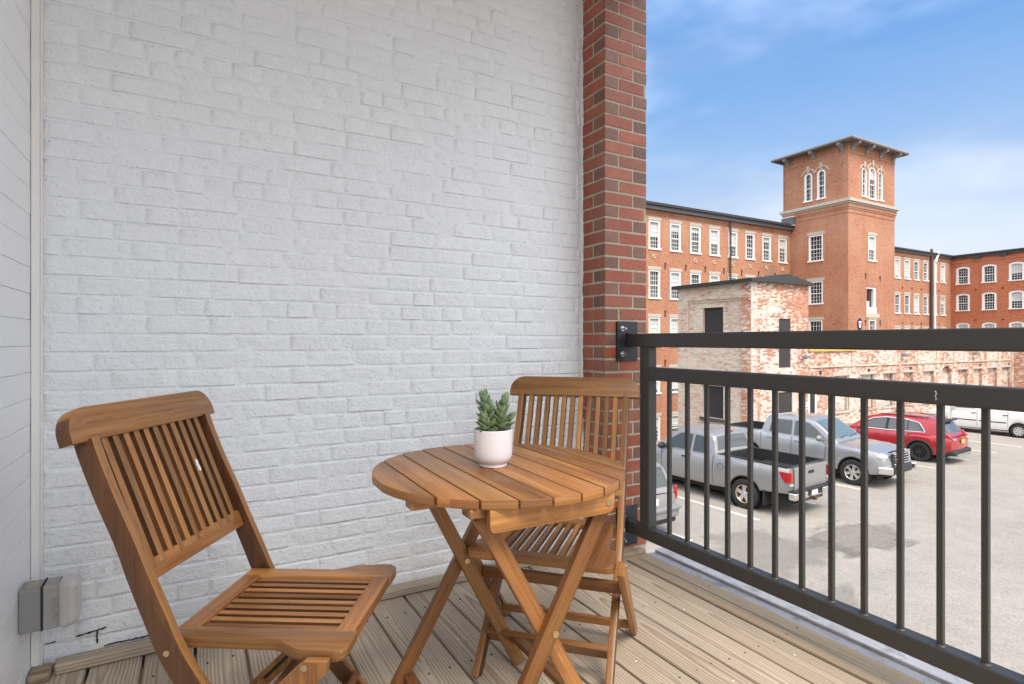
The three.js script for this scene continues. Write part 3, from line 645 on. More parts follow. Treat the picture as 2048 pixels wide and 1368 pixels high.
// points of an arched head from the right spring to the left one; d = crown height, ar = rise
function arch(a, b, d, ar, n = 12) {
  const w = (b - a) / 2, c = (a + b) / 2, R = (w * w + ar * ar) / (2 * ar), cy = d - R, a0 = Math.asin(Math.min(1, w / R)); const o = [];
  const A0 = ar >= w * .999 ? Math.PI / 2 : a0;
  for (let i = 0; i <= n; i++) { const t = A0 - 2 * A0 * i / n; o.push([c + R * Math.sin(t), cy + R * Math.cos(t)]); } return o;
}
// double hung window in an opening w x h, origin bottom centre at the wall face; returns a group of shared meshes
const winCache = {};
function windowProto(w, h, o = {}) {
  const key = JSON.stringify([w, h, o]); if (winCache[key]) return winCache[key];
  const { cols = 4, rows = 3, ar = 0, cas = .14, dep = .17, blind = 0, sill = .13, mun = .026, open = 0 } = o;
  const F = [], iw = w / 2 - cas, top = h - cas * .9, bot = .10, mid = lerp(bot, top, .47 + open);
  const gz = -dep;
  if (ar) {
    const out = shapeOf([[-w / 2, 0], [w / 2, 0], ...arch(-w / 2, w / 2, h, ar)]), inn = new THREE.Path();
    inn.moveTo(-iw, bot); inn.lineTo(iw, bot); for (const [x, y] of arch(-iw, iw, top, Math.min(o.ar2 ?? ar, iw))) inn.lineTo(x, y); inn.lineTo(-iw, bot); out.holes.push(inn);
    const g = new THREE.ExtrudeGeometry(out, { depth: dep, bevelEnabled: false }); F.push(at(g, 0, 0, -dep - .02).toNonIndexed ? g : g);
  } else {
    F.push(box(-w / 2, -iw, 0, h, -dep - .02, -.025), box(iw, w / 2, 0, h, -dep - .02, -.025), box(-iw, iw, top, h, -dep - .02, -.025), box(-iw, iw, 0, bot, -dep - .02, -.025));
  }
  if (sill) F.push(box(-w / 2 - .06, w / 2 + .06, -.02, sill - .02, -.06, .075));
  F.push(box(-iw, iw, mid - .035, mid + .035, gz - .01, gz + .035));
  for (const [ya, yb, z] of [[bot, mid - .035, gz + .008], [mid + .035, top, gz + .022]]) {
    for (let i = 1; i < cols; i++) { const x = lerp(-iw, iw, i / cols); F.push(box(x - mun / 2, x + mun / 2, ya, yb, z - .012, z + .008)); }
    for (let i = 1; i < rows; i++) { const y = lerp(ya, yb, i / rows); F.push(box(-iw, iw, y - mun / 2, y + mun / 2, z - .010, z + .009)); }
  }
  const g = new THREE.Group(); g.name = 'window';
  part('frame', F, winWhite, g);
  const yb = blind ? lerp(top, bot, blind) : top;
  part('pane', box(-iw - .01, iw + .01, bot - .02, yb, gz - .03, gz - .012), o.dim ? paneDim : paneM, g);
  if (blind) part('blind', box(-iw - .01, iw + .01, yb + .001, top + (ar ? .06 : .02), gz - .03, gz - .0118), blindM, g);
  return winCache[key] = g;
}
function addWindow(parent, w, h, pos, turn, o) { const g = windowProto(w, h, o).clone(); g.position.set(...pos); g.rotation.y = turn; parent.add(g); return g; }
const FX = -Math.PI / 2;                                        // a face that looks towards -x: local x runs along +z
const ROWS = [[7.98, 10.2], [4.24, 6.45], [.62, 2.86], [-3.0, -1.03], [-6.7, -4.7]];
const r5 = rng(505);
const lookOf = () => ({ blind: [0, 0, .5, .35, .55, 0, .9][(r5() * 7) | 0], open: 0 });
{
  // left wing
  const W = thing('mill_wing', [0, 0, -32], 0, 'long red brick mill wing with white windows between the pillar and the tower', 'mill building', 'wings of the brick mill');
  const cols = []; for (let x = 45.93 - 2.195 * 13; x < 46.5; x += 2.195) cols.push(x);
  const holes = []; for (const x of cols) for (const [a, b] of ROWS) holes.push([x - .59, x + .59, a, b]);
  part('wall', wallGeo(15, 47.02, -8, 10.95, holes), millBrick, W);
  cols.forEach((x, i) => ROWS.forEach(([a, b], j) => {
    const near = i >= 6, k = i - 6;
    let o = lookOf(); if (near && j === 0) o = [{ blind: .5 }, { blind: .25, open: .0 }, { blind: .2 }, { blind: .5 }, { blind: .55 }, {}, { blind: .2 }, { blind: .4 }][k] ?? o;
    if (near && j === 1) o = [{ dim: 1 }, { blind: .6 }, {}, { blind: .95 }, { blind: .95 }][k] ?? o;
    if (j === 4) o = { blind: .45 };
    addWindow(W, 1.18, b - a, [x, a, 0], 0, o);
    part('lintel', box(x - .68, x + .68, b, b + .24, -.2, .022), stoneM, W);
  }));
  part('cornice', [box(15, 46.98, 10.62, 10.74, -.1, .05), box(15, 46.98, 10.74, 10.96, -.1, .10)], millBrick, W);
  part('fascia', box(14, 46.98, 10.95, 11.28, -.4, .34), fasciaM, W);
  part('roof', [box(14, 46.98, 11.28, 11.36, -12, .46), at(box(14, 46.98, 11.36, 11.52, -12, .30), 0, 0, 0)], roofBlack, W);
  part('downpipe', at(cyl(.075, .075, 18.8, 12), 38.87, 1.9, .16), pipeM, W);
  for (let i = 0; i < cols.length; i++) for (const y of [7.12, 3.45, -.35]) {
    part('tie_plate', [at(cyl(.10, .10, .04, 6).rotateX(Math.PI / 2), cols[i] - 1.1, y - .14, .02), box(cols[i] - 1.18, cols[i] - 1.06, y - .55, y - .12, .0, .03)], pipeM, W);
    if (y > 3.5 && i % 2 === 0 || (y > 5 && i > 8)) part('vent_cap', [at(new THREE.TorusGeometry(.13, .045, 6, 14), cols[i] - .05, y + .32, .02)], limeM, W);
  }
  part('brick_patch', box(43.2, 44.9, 6.55, 7.7, -.02, .006), S({ map: millMap, color: C(.72, .82, .95), roughness: .95 }), W, 'greyer patch of brick below the top floor');
}
{
  // tower
  const T = thing('mill_tower', [47, 0, -26.82], 0, 'square red brick stair tower with arched belfry windows and wide bracketed eaves', 'tower');
  const Wd = 7.1, D = 5.75;
  const fh = [[2.98, 4.17, 7.83, 10.05], [2.68, 4.21, 3.35, 5.64], [3.06, 4.21, .26, 2.87], [2.02, 2.74, 13.18, 15.66, .36], [3.04, 4.22, 13.10, 15.92, .59], [4.53, 5.23, 13.14, 15.66, .35]];
  part('wall', wallGeo(0, Wd, -8, 17.4, fh, .4), towerBrick, T);
  const sh_ = [[-3.45 + .01, -2.14, 7.92, 10.22], [-3.45, -2.14, 4.2, 6.23], [-3.45, -2.18, .25, 2.85], [-3.85, -3.11, 13.22, 15.76, .37], [-2.68, -1.92, 13.22, 15.78, .38]];
  const left = part('wall', wallGeo(-D, -.4, -8, 17.4, sh_, .4), towerBrick, T); left.rotation.y = FX;
  part('wall', [box(.4, Wd - .001, -8, 17.4, -D - .4, -D), box(Wd - .4, Wd, -8, 17.4, -D, -.4)], towerBrick, T);
  // windows
  const A2 = { cols: 2, rows: 3, cas: .13 };
  addWindow(T, 1.19, 2.22, [3.575, 7.83, 0], 0, { blind: .5 }); addWindow(T, 1.15, 2.61, [3.635, .26, 0], 0, { dim: 1 });
  addWindow(T, .72, 2.48, [2.38, 13.18, 0], 0, { cols: 2, rows: 3, cas: .12, ar: .36, sill: .13 }); addWindow(T, 1.18, 2.82, [3.63, 13.10, 0], 0, { cols: 3, rows: 3, cas: .13, ar: .59, blind: .35 }); addWindow(T, .70, 2.52, [4.88, 13.14, 0], 0, { cols: 2, rows: 3, cas: .12, ar: .35 });
  const side = (z, y) => [0, y, z];
  addWindow(T, 1.30, 2.30, side(-2.795, 7.92), FX, { rows: 3 }); addWindow(T, 1.31, 2.03, side(-2.795, 4.2), FX, { rows: 3 }); addWindow(T, 1.27, 2.60, side(-2.815, .25), FX, {});
  addWindow(T, .74, 2.54, side(-3.48, 13.22), FX, { cols: 2, rows: 3, cas: .16, ar: .37 }); addWindow(T, .76, 2.56, side(-2.30, 13.22), FX, { cols: 2, rows: 3, cas: .16, ar: .38 });
  // the loading door with its white frame
  const d = sub('door', T, [3.445, 3.35, 0]);
  part('frame', [box(-.765, -.64, 0, 2.29, -.3, -.06), box(.42, .765, 0, 2.29, -.3, -.04), box(-.64, .42, 2.14, 2.29, -.3, -.06), box(-.765, .765, .0, .55, -.14, .02)], winWhite, d);
  part('pane', box(-.64, .42, .55, 2.14, -.26, -.24), S({ color: C(.045, .02, .016), roughness: .08 }), d);
  part('blind', box(-.62, .1, .56, 1.1, -.238, -.23), S({ color: C(.42, .55, .52), roughness: .4 }), d);
  part('door_sill', box(2.55, 4.6, 3.03, 3.33, -.1, .06), limeM, T);
  for (const [x, a, b] of [[3.575, 10.05, .72], [3.635, 2.87, .7]]) part('lintel', box(x - b, x + b, a, a + .26, -.2, .025), stoneM, T);
  for (const [z, a] of [[-2.795, 10.22], [-2.795, 6.23], [-2.815, 2.85]]) part('lintel', box(-.025, .2, a, a + .26, z - .78, z + .78, 'z'), stoneM, T);
  part('relieving_course', box(2.6, 4.7, 5.78, 6.5, -.1, .005), towerBrick, T);
  // keystones and hood rings of the arched windows
  for (const [c, top, w] of [[2.38, 15.66, .36], [3.63, 15.92, .59], [4.88, 15.66, .35]]) {
    const k = new THREE.CylinderGeometry(.26, .17, .55, 4); k.rotateY(Math.PI / 4); k.scale(.8, 1, .25); part('keystone', at(k, c, top + .26, .03), stoneM, T);
    const ring = new THREE.TorusGeometry(w + .26, .07, 5, 20, Math.PI * .8); ring.rotateZ(Math.PI * .1); part('hood_ring', at(ring, c, top - w - .0, -.01), limeM, T);
  }
  for (const [z, top, w] of [[-3.48, 15.76, .37], [-2.30, 15.78, .38]]) {
    const k = new THREE.CylinderGeometry(.26, .17, .6, 4); k.rotateY(Math.PI / 4); k.scale(.25, 1, .8); part('keystone', at(k, -.03, top + .28, z), stoneM, T);
    const ring = new THREE.TorusGeometry(w + .28, .07, 5, 20, Math.PI * .8); ring.rotateZ(Math.PI * .1); ring.rotateY(FX); part('hood_ring', at(ring, .01, top - w, z), limeM, T);
  }
  const ringBox = (e, y0, y1) => [box(-e, Wd + e, y0, y1, -.3, e), box(-e, .3, y0, y1, -D - e, -.3), box(.3, Wd + e, y0, y1, -D - e, -D), box(Wd - .3, Wd + e, y0, y1, -D, -.3)];
  part('string_course', [...ringBox(.30, 12.56, 12.79), ...ringBox(.18, 12.42, 12.56)], stoneM, T);
  for (const q of [[.12, 12.12, 12.42], [.075, 11.98, 12.12], [.035, 11.66, 11.98], [.05, 16.92, 17.4], [.025, 16.62, 16.92]]) part('corbel', ringBox(...q), towerBrick, T);
  const ov = .80;
  part('soffit', [box(-ov, Wd + ov, 17.40, 17.50, -D - ov, ov)], soffitM, T);
  part('eave_edge', ringBox(ov + .03, 17.50, 17.60), S({ color: C(.33, .30, .27), roughness: .7 }), T);
  const hip = new THREE.ConeGeometry(1, 1, 4); hip.rotateY(Math.PI / 4); hip.scale((Wd + 2 * ov) * .7071, .42, (D + 2 * ov) * .7071); part('roof', at(hip, Wd / 2, 17.80, -D / 2), fasciaM, T);
  const brk = (x, z, turn) => {
    const s = shapeOf([[0, 0], [.12, .02], [.16, .16], [.30, .30], [.55, .36], [.72, .42], [.74, .60], [0, .60]]); const g = new THREE.ExtrudeGeometry(s, { depth: .26, bevelEnabled: false }); at(g, 0, 0, -.13);
    g.rotateY(turn); part('bracket', at(g, x, 16.80, z), bracketM, T);
  };
  for (const z of [-5.35, -2.9, -.45]) brk(0.0, z, Math.PI);
  for (const x of [.45, 2.55, 4.65, 6.7]) brk(x, 0, -Math.PI / 2);
  for (const [x, y] of [[2.53, 6.66], [4.75, 6.55], [2.5, 2.75], [4.75, 2.72]]) part('tie_plate', [at(cyl(.11, .11, .05, 6).rotateX(Math.PI / 2), x, y, .02), box(x - .02, x + .08, y - .4, y, 0, .03)], pipeM, T);
  // oval number sign
  const sg = sub('number_sign', T, [1.62, 2.42, .03]); const ov_ = cyl(.40, .40, .05, 32); ov_.rotateX(Math.PI / 2); ov_.scale(.86, 1.32, 1); part('plaque', ov_, boardM, sg);
  part('shield', new THREE.ExtrudeGeometry(shapeOf([[-.2, .27], [.2, .27], [.13, -.27], [-.13, -.27]]), { depth: .012, bevelEnabled: false }).translate(0, 0, .022), winWhite, sg);
  const font = await new FontLoader().loadAsync('fonts/droid/droid_sans_bold.typeface.json');
  const tg = new TextGeometry('17', { font, size: .2, depth: .01, curveSegments: 4 }); tg.computeBoundingBox(); const bb = tg.boundingBox; part('numeral', at(tg, -(bb.min.x + bb.max.x) / 2, -.09, .032), boardM, sg);
  const vb = sub('vent_box', T, [-.35, 11.75, -5.2]); part('louvre', box(-.02, .30, -.35, .35, -.6, .5), S({ color: C(.12, .13, .145), roughness: .6 }), vb); part('frame', [box(-.06, .30, .35, .41, -.7, .56), box(-.04, .30, -.40, -.35, -.7, .56)], trimPaint, vb);
}
{
  // right wing
  const W = thing('mill_wing', [0, 0, -32], 0, 'brick mill wing right of the tower with narrow white windows and two downpipes', 'mill building', 'wings of the brick mill');
  const cols = [65.17, 67.14, 69.07, 71.04, 72.95, 74.93]; for (let x = 63.2; x > 55; x -= 1.97) cols.push(x);
  const holes = []; for (const x of cols) for (const [a, b] of ROWS.slice(0, 4)) holes.push([x - .58, x + .58, a - .3, b - .4]);
  part('wall', wallGeo(54.0, 76.8, -8, 10.55, holes), millBrick, W);
  for (const x of cols) ROWS.slice(0, 4).forEach(([a, b], j) => {
    addWindow(W, 1.16, b - a - .1, [x, a - .3, 0], 0, j === 2 ? { blind: .95 } : lookOf());
    part('lintel', box(x - .66, x + .66, b - .4, b - .18, -.2, .022), stoneM, W);
  });
  part('cornice', [box(54.2, 76.7, 10.1, 10.22, -.1, .05), box(54.2, 76.7, 10.22, 10.5, -.1, .09)], millBrick, W);
  part('fascia', box(54.2, 76.4, 10.5, 10.74, -.4, .30), fasciaM, W);
  part('roof', box(54.2, 76.4, 10.74, 10.9, -12, .42), roofBlack, W);
  part('downpipe', at(cyl(.13, .13, 19, 12), 71.88, 1.8, .2), pipeM, W); part('downpipe', [at(cyl(.13, .13, 18, 12), 72.55, 1.1, .2), at(cyl(.13, .13, 1.4, 12).rotateZ(-.55), 72.9, 10.5, .3)], pipePale, W, 'pale grey downpipe with a bent head');
  for (const x of cols) for (const y of [6.75, 2.95]) part('tie_plate', at(cyl(.11, .11, .05, 6).rotateX(Math.PI / 2), x - 1, y, .02), pipeM, W);
  // end building, looking back across the yard
  const E = thing('brick_building', [76.75, 0, -32], 0, 'deep red brick building with arch headed white windows at the far right', 'building');
  const h2 = []; const zs = [1.19, 3.64, 6.03, 8.45, 10.9, 13.3, 15.7];
  for (const z of zs) for (const [a, b] of [[7.5, 9.52], [4.46, 6.46], [1.1, 3.13], [-2.3, -.3]]) h2.push([z - .67, z + .67, a, b, .16]);
  const wl = part('wall', wallGeo(-.4, 24, -8, 10.55, h2), redBrick, E); wl.rotation.y = FX;
  zs.forEach((z, i) => [[7.5, 9.52], [4.46, 6.46], [1.1, 3.13], [-2.3, -.3]].forEach(([a, b], j) => {
    addWindow(E, 1.34, b - a, [0, a, z], FX, { ar: .16, ar2: .10, cas: .22, rows: 3, sill: .12, blind: j === 2 ? .9 : i === 2 ? [.6, .55][j] ?? 0 : 0 });
    const s = []; for (const [x, y] of arch(-.78, .78, .24, .18)) s.push([x, y]); for (const [x, y] of arch(-.70, .70, .07, .16).reverse()) s.push([x, y]);
    const g = new THREE.ExtrudeGeometry(shapeOf(s), { depth: .05, bevelEnabled: false }); g.rotateY(FX); part('arch_course', at(g, .02, b - .02, z), redBrick, E);
  }));
  part('cornice', box(-.06, .3, 9.95, 10.55, -.3, 24, 'z'), redBrick, E); part('fascia', box(-.35, .3, 10.5, 10.72, -.4, 24, 'z'), fasciaM, E); part('roof', box(-.5, 12, 10.72, 10.88, -.5, 24, 'z'), roofBlack, E);
  for (let i = 0; i < 4; i++) part('roof_bracket', box(-.3, 0, 10.32, 10.5, 2.2 + i * 2.4, 2.9 + i * 2.4, 'z'), fasciaM, E);
  for (const z of [2.4, 4.85, 7.2]) for (const y of [6.82, 3.4]) part('tie_plate', at(cyl(.10, .10, .05, 6).rotateZ(Math.PI / 2), -.02, y, z), pipeM, E);
}
{
  // the derelict painted brick building in front of the mill
  const Rn = thing('derelict_building', [21.47, 0, -16.5], 0, 'derelict brick building with peeling white paint, boarded openings and a low black roof', 'building');
  const w = 4.15, d = 4.31, T = 3.68;
  // left face: pilaster frame around a recessed panel
  const Lf = (n, g, m) => { const p = part(n, g, m, Rn); p.rotation.y = FX; return p; };
  Lf('wall', at(wallGeo(-d, -.5, -8, T, [[-2.76, -1.58, 1.36, 2.62], [-2.79, -1.57, -2.63, -1.11]], .3), 0, 0, -.09), ruinPale);
  Lf('pilaster', [box(-d, -3.64, -8, 3.02, -.09, 0), box(-d, -.5, 3.02, T, -.09, 0)], ruinPale);
  Lf('corbel', box(-3.64, -.5, 2.97, 3.03, -.09, -.02), ruinPale); Lf('corbel', box(-3.64, -.5, 2.88, 2.94, -.09, -.04), ruinPale);
  Lf('corner_pier', box(-.5, 0, -8, T, -.4, .01), ruinRed); 
  part('corner_pier', box(.0, .42, -8, T, -.4, .012), ruinMixed, Rn);
  for (const [a, b, c, e] of [[-2.76, -1.58, 1.36, 2.62], [-2.79, -1.57, -2.63, -1.11]]) { const p = part('window_board', box(a, b, c, e, -.26, -.20), boardM, Rn, 'black boarded window in the pale side wall'); p.rotation.y = FX; }
  Lf('window_sill', box(-2.9, -1.5, -2.78, -2.64, -.2, .03), fasciaM); Lf('lintel', box(-2.85, -1.5, 2.62, 2.72, -.12, -.07), limeM);
  // front face
  const fr = [[1.92, 2.78, -.20, 2.06], [1.89, 2.90, -2.9, -1.33]];
  part('wall', at(wallGeo(.42, w, -8, T, fr, .3), 0, 0, 0), ruinRed, Rn);
  for (const [a, b, c, e] of fr) part('door_board', box(a, b, c, e, -.1, -.03), S({ map: speck, color: C(.05, .042, .045), roughness: .7, bumpMap: speckBump, bumpScale: .003 }), Rn, 'dark board closing an opening of the front wall');
  // whitewashed arch patch, a thin skin of plaster with a ragged edge
  const r = rng(611), sk = [], hole = new THREE.Path();
  for (const [x, y] of [[.75, -3.2], [1.6, -3.4], [3.2, -3.2], [3.35, -1.2]]) sk.push([x, y]);
  for (let i = 0; i <= 22; i++) { const a = Math.PI * i / 22; sk.push([1.95 + 1.35 * Math.cos(a) + (r() - .5) * .18, 1.25 + 1.62 * Math.sin(a) + (r() - .5) * .16]); }
  for (let i = 0; i < 14; i++) sk.push([.62 + (r() - .5) * .2, .9 - i * .29]);
  const ss = shapeOf(sk); for (const [a, b, c, e] of fr) { const p = new THREE.Path(); p.moveTo(a, c); p.lineTo(b, c); p.lineTo(b, e); p.lineTo(a, e); p.lineTo(a, c); ss.holes.push(p); }
  part('plaster', at(new THREE.ExtrudeGeometry(ss, { depth: .008, bevelEnabled: false }), 0, 0, .001), plaster, Rn, 'arch shaped patch of white render around the door');
  // shallow black gable roof
  const gb = new THREE.ExtrudeGeometry(shapeOf([[-.22, T - .02], [w + .18, T - .02], [w + .18, T + .08], [w / 2 + .2, T + .44], [-.22, T + .10]]), { depth: d + .35, bevelEnabled: false }); part('roof', at(gb, 0, 0, -d - .15), roofBlack, Rn);
  part('roof_edge', [box(-.27, -.2, T - .05, T + .12, -d - .2, .24, 'z')], boardM, Rn);
  // long low wall with bricked up windows
  const top = .98, x1 = 26.56, ops = [[4.05, 4.62], [6.22, 7.51], [8.5, 9.94], [10.67, 11.86], [12.78, 13.75], [14.9, 16.1], [16.98, 18.19, .28], [19.0, 20.22], [21.02, 22.17], [23.01, 24.3], [25.04, 26.25]].map(([a, b, c]) => [a, b, -2.46, c ? -.47 : -.71, c || 0]);
  part('wall', wallGeo(w, x1, -8, top, ops.slice(1), .3), ruinMixed, Rn);
  ops.slice(1).forEach(([a, b, c, e, ar], i) => {
    part('bricked_window', box(a - .01, b + .01, c - .01, e + .01, -.28, -.15 - (i % 3) * .02), i % 3 === 1 ? ruinPale : ruinMixed, Rn);
    if (!ar) part('window_lintel', box(a - .1, b + .1, e, e + .13, -.1, .018), stoneM, Rn);
    part('window_sill', box(a - .1, b + .1, c - .12, c, -.1, .05), i % 2 ? ruinRed : stoneM, Rn);
    if (i < 3) { part('window_jamb', box(a, a + .1, c, e, -.14, -.02), stoneM, Rn); part('window_jamb', box(b - .1, b, c, e, -.14, -.04), stoneM, Rn); }
  });
  part('side_door', box(4.2, 4.62, -2.9, -1.2, 0, .02), boardM, Rn); part('door_frame', [box(4.1, 4.2, -2.9, -1.1, .0, .04), box(4.62, 4.74, -2.9, -1.1, 0, .04)], winWhite, Rn);
  // piers, ledge, cable and coping
  for (const x of [4.4, 7.9, 10.3, 12.3, 14.4, 16.5, 18.6, 20.65, 22.6, 24.65]) part('pier', box(x - .17, x + .17, -.55, top, 0, .03), [ruinMixed, ruinPale, ruinRed][Math.floor(x * 7) % 3], Rn);
  part('ledge', box(w, x1, -.26, -.19, 0, .06), ruinPale, Rn);
  for (let i = 0; i < 16; i++) part('beam_pocket', box(5 + i * 1.4, 5.2 + i * 1.4, -.6, -.42, .0, .006), i % 3 ? ruinRed : boardM, Rn);
  part('coping', box(w, x1 + .1, top, top + .1, -.35, .06), stoneM, Rn);
  part('yellow_strip', box(4.15, 8.2, .53, .62, 0, .08), S({ color: C(.62, .40, .10), roughness: .6 }), Rn, 'yellow painted strip along the top of the wall');
  const rt = part('wall', wallGeo(0, 14, -8, top, [], .3), ruinRed, Rn); rt.rotation.y = FX; rt.position.set(x1, 0, .01);
  part('corner_pier', box(x1 - .25, x1 + .28, -8, top, -.25, .09), ruinMixed, Rn);
  for (const [x, m] of [[3.69, 'beside the dark door board'], [12.53, 'halfway along the low wall'], [20.88, 'near its far right end']]) {
    const L = thing('flood_light', [21.47 + x, .30, -16.46], 0, `grey flood light on the peeling wall ${m}`, 'lamp', 'flood lights on the peeling wall');
    part('bracket', box(-.03, .03, -.12, .03, -.04, .18), bracketM, L); part('housing', at(rbox(.32, .16, .18, .03).rotateX(.4), 0, .03, .22), S({ color: C(.35, .36, .38), roughness: .5 }), L); part('lens', at(rbox(.26, .02, .13, .01).rotateX(.4), 0, -.055, .24), paneDim, L);
  }
}

// ---------------------------------------------------------------- vehicles: x forward from the rear bumper, z to the right, y up from the ground
const silver = new THREE.MeshPhysicalMaterial({ color: C(.285, .28, .275), metalness: .35, roughness: .38, clearcoat: .8, clearcoatRoughness: .12 });
const silver2 = new THREE.MeshPhysicalMaterial({ color: C(.32, .323, .33), metalness: .4, roughness: .34, clearcoat: .9, clearcoatRoughness: .08 });
const redCar = new THREE.MeshPhysicalMaterial({ color: C(.36, .008, .014), metalness: .15, roughness: .35, clearcoat: 1, clearcoatRoughness: .05 });
const whiteCar = new THREE.MeshPhysicalMaterial({ color: C(.72, .71, .69), roughness: .4, clearcoat: .8, clearcoatRoughness: .1 });
const chrome = S({ color: C(.72, .70, .68), metalness: .9, roughness: .22 });
const blackTrim = S({ color: C(.02, .02, .021), roughness: .55 });
const rubber = S({ color: C(.018, .018, .018), roughness: .85 });
const glassM = new THREE.MeshPhysicalMaterial({ color: C(.045, .052, .052), roughness: .05, clearcoat: 1, clearcoatRoughness: .02 });
const glassMid = new THREE.MeshPhysicalMaterial({ color: C(.05, .052, .055), roughness: .06, clearcoat: 1 });
const glassPale = new THREE.MeshPhysicalMaterial({ color: C(.12, .155, .15), roughness: .04, clearcoat: 1 });
const tailRed = new THREE.MeshPhysicalMaterial({ color: C(.40, .012, .014), roughness: .12, clearcoat: 1 });
const lampClear = new THREE.MeshPhysicalMaterial({ color: C(.55, .57, .54), roughness: .1, metalness: .3, clearcoat: 1 });
const amber = new THREE.MeshPhysicalMaterial({ color: C(.75, .28, .03), roughness: .15, clearcoat: 1 });
const seamM = S({ color: C(.05, .05, .052), roughness: .8 });
const lin = (pts, x) => { if (x <= pts[0][0]) return pts[0][1]; for (let i = 0; i + 1 < pts.length; i++) if (x <= pts[i + 1][0]) { const [a, b] = [pts[i], pts[i + 1]]; let t = (x - a[0]) / (b[0] - a[0]); return lerp(a[1], b[1], t); } return pts[pts.length - 1][1]; };
const smoothPts = (pts, n) => { const c = new THREE.CatmullRomCurve3(pts.map(p => V3(p[0], p[1], 0)), false, 'centripetal'); return c.getSpacedPoints(n).map(p => [p.x, p.y]); };
function loft(rings, skip) {
  const pos = [], m = rings[0].length;
  for (let i = 0; i + 1 < rings.length; i++) for (let j = 0; j + 1 < m; j++) {
    if (skip && skip(i, j)) continue;
    const a = rings[i][j], b = rings[i + 1][j], c = rings[i + 1][j + 1], d = rings[i][j + 1]; pos.push(...a, ...b, ...c, ...a, ...c, ...d);
  }
  const g = new THREE.BufferGeometry(); g.setAttribute('position', new THREE.BufferAttribute(new Float32Array(pos), 3)); g.setAttribute('uv', new THREE.BufferAttribute(new Float32Array(pos.length / 3 * 2), 2));
  return toCreasedNormals(g, .55);
}
const flip = g => { const p = g.attributes.position; for (let i = 0; i < p.count; i += 3) for (const k of ['position', 'normal']) { const a = g.attributes[k]; const t = [a.getX(i + 1), a.getY(i + 1), a.getZ(i + 1)]; a.setXYZ(i + 1, a.getX(i + 2), a.getY(i + 2), a.getZ(i + 2)); a.setXYZ(i + 2, ...t); } return g; };
function vehicle(o) {
  const { L, W, paint } = o;
  const g = thing(o.name, o.pos, Math.atan2(-o.h[1], o.h[0]), o.label, o.category, o.group);
  const hw = (x, v) => { const er = clamp(1 - x / o.rr), ef = clamp(1 - (L - x) / o.rf); const plan = 1 - o.kr * er * er - o.kf * ef * ef; const prof = .945 + .055 * Math.sin(Math.PI * clamp(.12 + v * .86)) - .02 * clamp(v - .8) * 5 * .5 - (v < .12 ? (.12 - v) * .25 : 0); return W / 2 * plan * prof; };
  const yb = x => { let y = lin(o.bottom, x); for (const a of o.axles) { const q = Math.abs(x - a); if (q < o.ra) y = Math.max(y, o.rw + Math.sqrt(o.ra * o.ra - q * q)); } return y; };
  const yt = x => lin(o.belt, x);
  let xs = []; for (let i = 0; i <= 70; i++) xs.push(L * i / 70); for (const a of o.axles) for (let k = 0; k <= 20; k++) xs.push(a - o.ra * Math.cos(Math.PI * k / 20));
  if (o.bed) xs.push(...o.bed); xs.push(.01, .03, .06, L - .01, L - .03, L - .06); xs = [...new Set(xs.map(x => +x.toFixed(4)))].filter(x => x >= 0 && x <= L).sort((a, b) => a - b);
  const vs = [0, .06, .14, .3, .46, .6, .72, .84, .93, 1], us = [1, .95, .86, .6, .3, 0, -.3, -.6, -.86, -.95, -1];
  const rings = xs.map(x => {
    const b = yb(x), t = yt(x), R = [];
    for (const v of vs) R.push([x, lerp(b, t, v), hw(x, v) - (v === 1 ? .022 : v > .9 ? .006 : 0)]);
    for (const u of us.slice(1, -1)) R.push([x, t + (o.crown ?? .03) * (1 - u * u) + .008, u * (hw(x, 1) - .022)]);
    for (const v of [...vs].reverse()) R.push([x, lerp(b, t, v), -(hw(x, v) - (v === 1 ? .022 : v > .9 ? .006 : 0))]);
    return R;
  });
  const nv = vs.length, nu = us.length - 2;
  const skip = o.bed ? (i, j) => { const xm = (xs[i] + xs[i + 1]) / 2; return xm > o.bed[0] && xm < o.bed[1] && j >= nv + 1 - 0 && j < nv + nu - 2; } : null;
  const body = part('body', loft(rings, skip), paint, g);
  // end faces, bulged
  const cap = (x, sg, bulge) => { const rows = []; for (const v of vs) { const row = []; for (const u of [-1, -.8, -.5, 0, .5, .8, 1]) row.push([x + sg * bulge * (1 - u * u) * Math.sin(Math.PI * clamp(v * .8 + .15)), lerp(yb(x), yt(x) + (v === 1 ? .03 * (1 - u * u) : 0), v), u * (hw(x, v) - (v === 1 ? .022 : 0))]); rows.push(row); } return loft(rows); };
  part('rear_panel', cap(0, -1, o.bulgeR ?? .03), paint, g); part('front_panel', cap(L, 1, o.bulgeF ?? .06), paint, g);
  part('underbody', [box(.25, L - .3, .24, .62, -W / 2 + .30, W / 2 - .30), ...o.axles.map(a => box(a - o.ra + .0, a + o.ra, .5, o.rw + o.ra + .05, -W / 2 + .28, W / 2 - .28))], rubber, g);
  const liner = []; for (const a of o.axles) for (const s of [-1, 1]) { const c = new THREE.CylinderGeometry(o.ra - .003, o.ra - .003, .28, 28, 1, true, 0, Math.PI); c.rotateX(Math.PI / 2); c.rotateZ(Math.PI / 2 * 0); c.rotateZ(-Math.PI / 2 + Math.PI / 2); const q = c.toNonIndexed(); liner.push(at(q, a, o.rw, s * (W / 2 - .17))); const di = new THREE.CircleGeometry(o.ra - .004, 28).toNonIndexed(); liner.push(at(di, a, o.rw, s * (W / 2 - .30))); }
  const lm = rubber.clone(); lm.side = THREE.DoubleSide; for (let k = 0; k < liner.length; k += 2) part('wheel_arch', [liner[k], liner[k + 1]], lm, g);
  // greenhouse
  const P = o.roof, prof = smoothPts(P, 60), belt = x => yt(x) + .01, tops = Math.max(...P.map(p => p[1]));
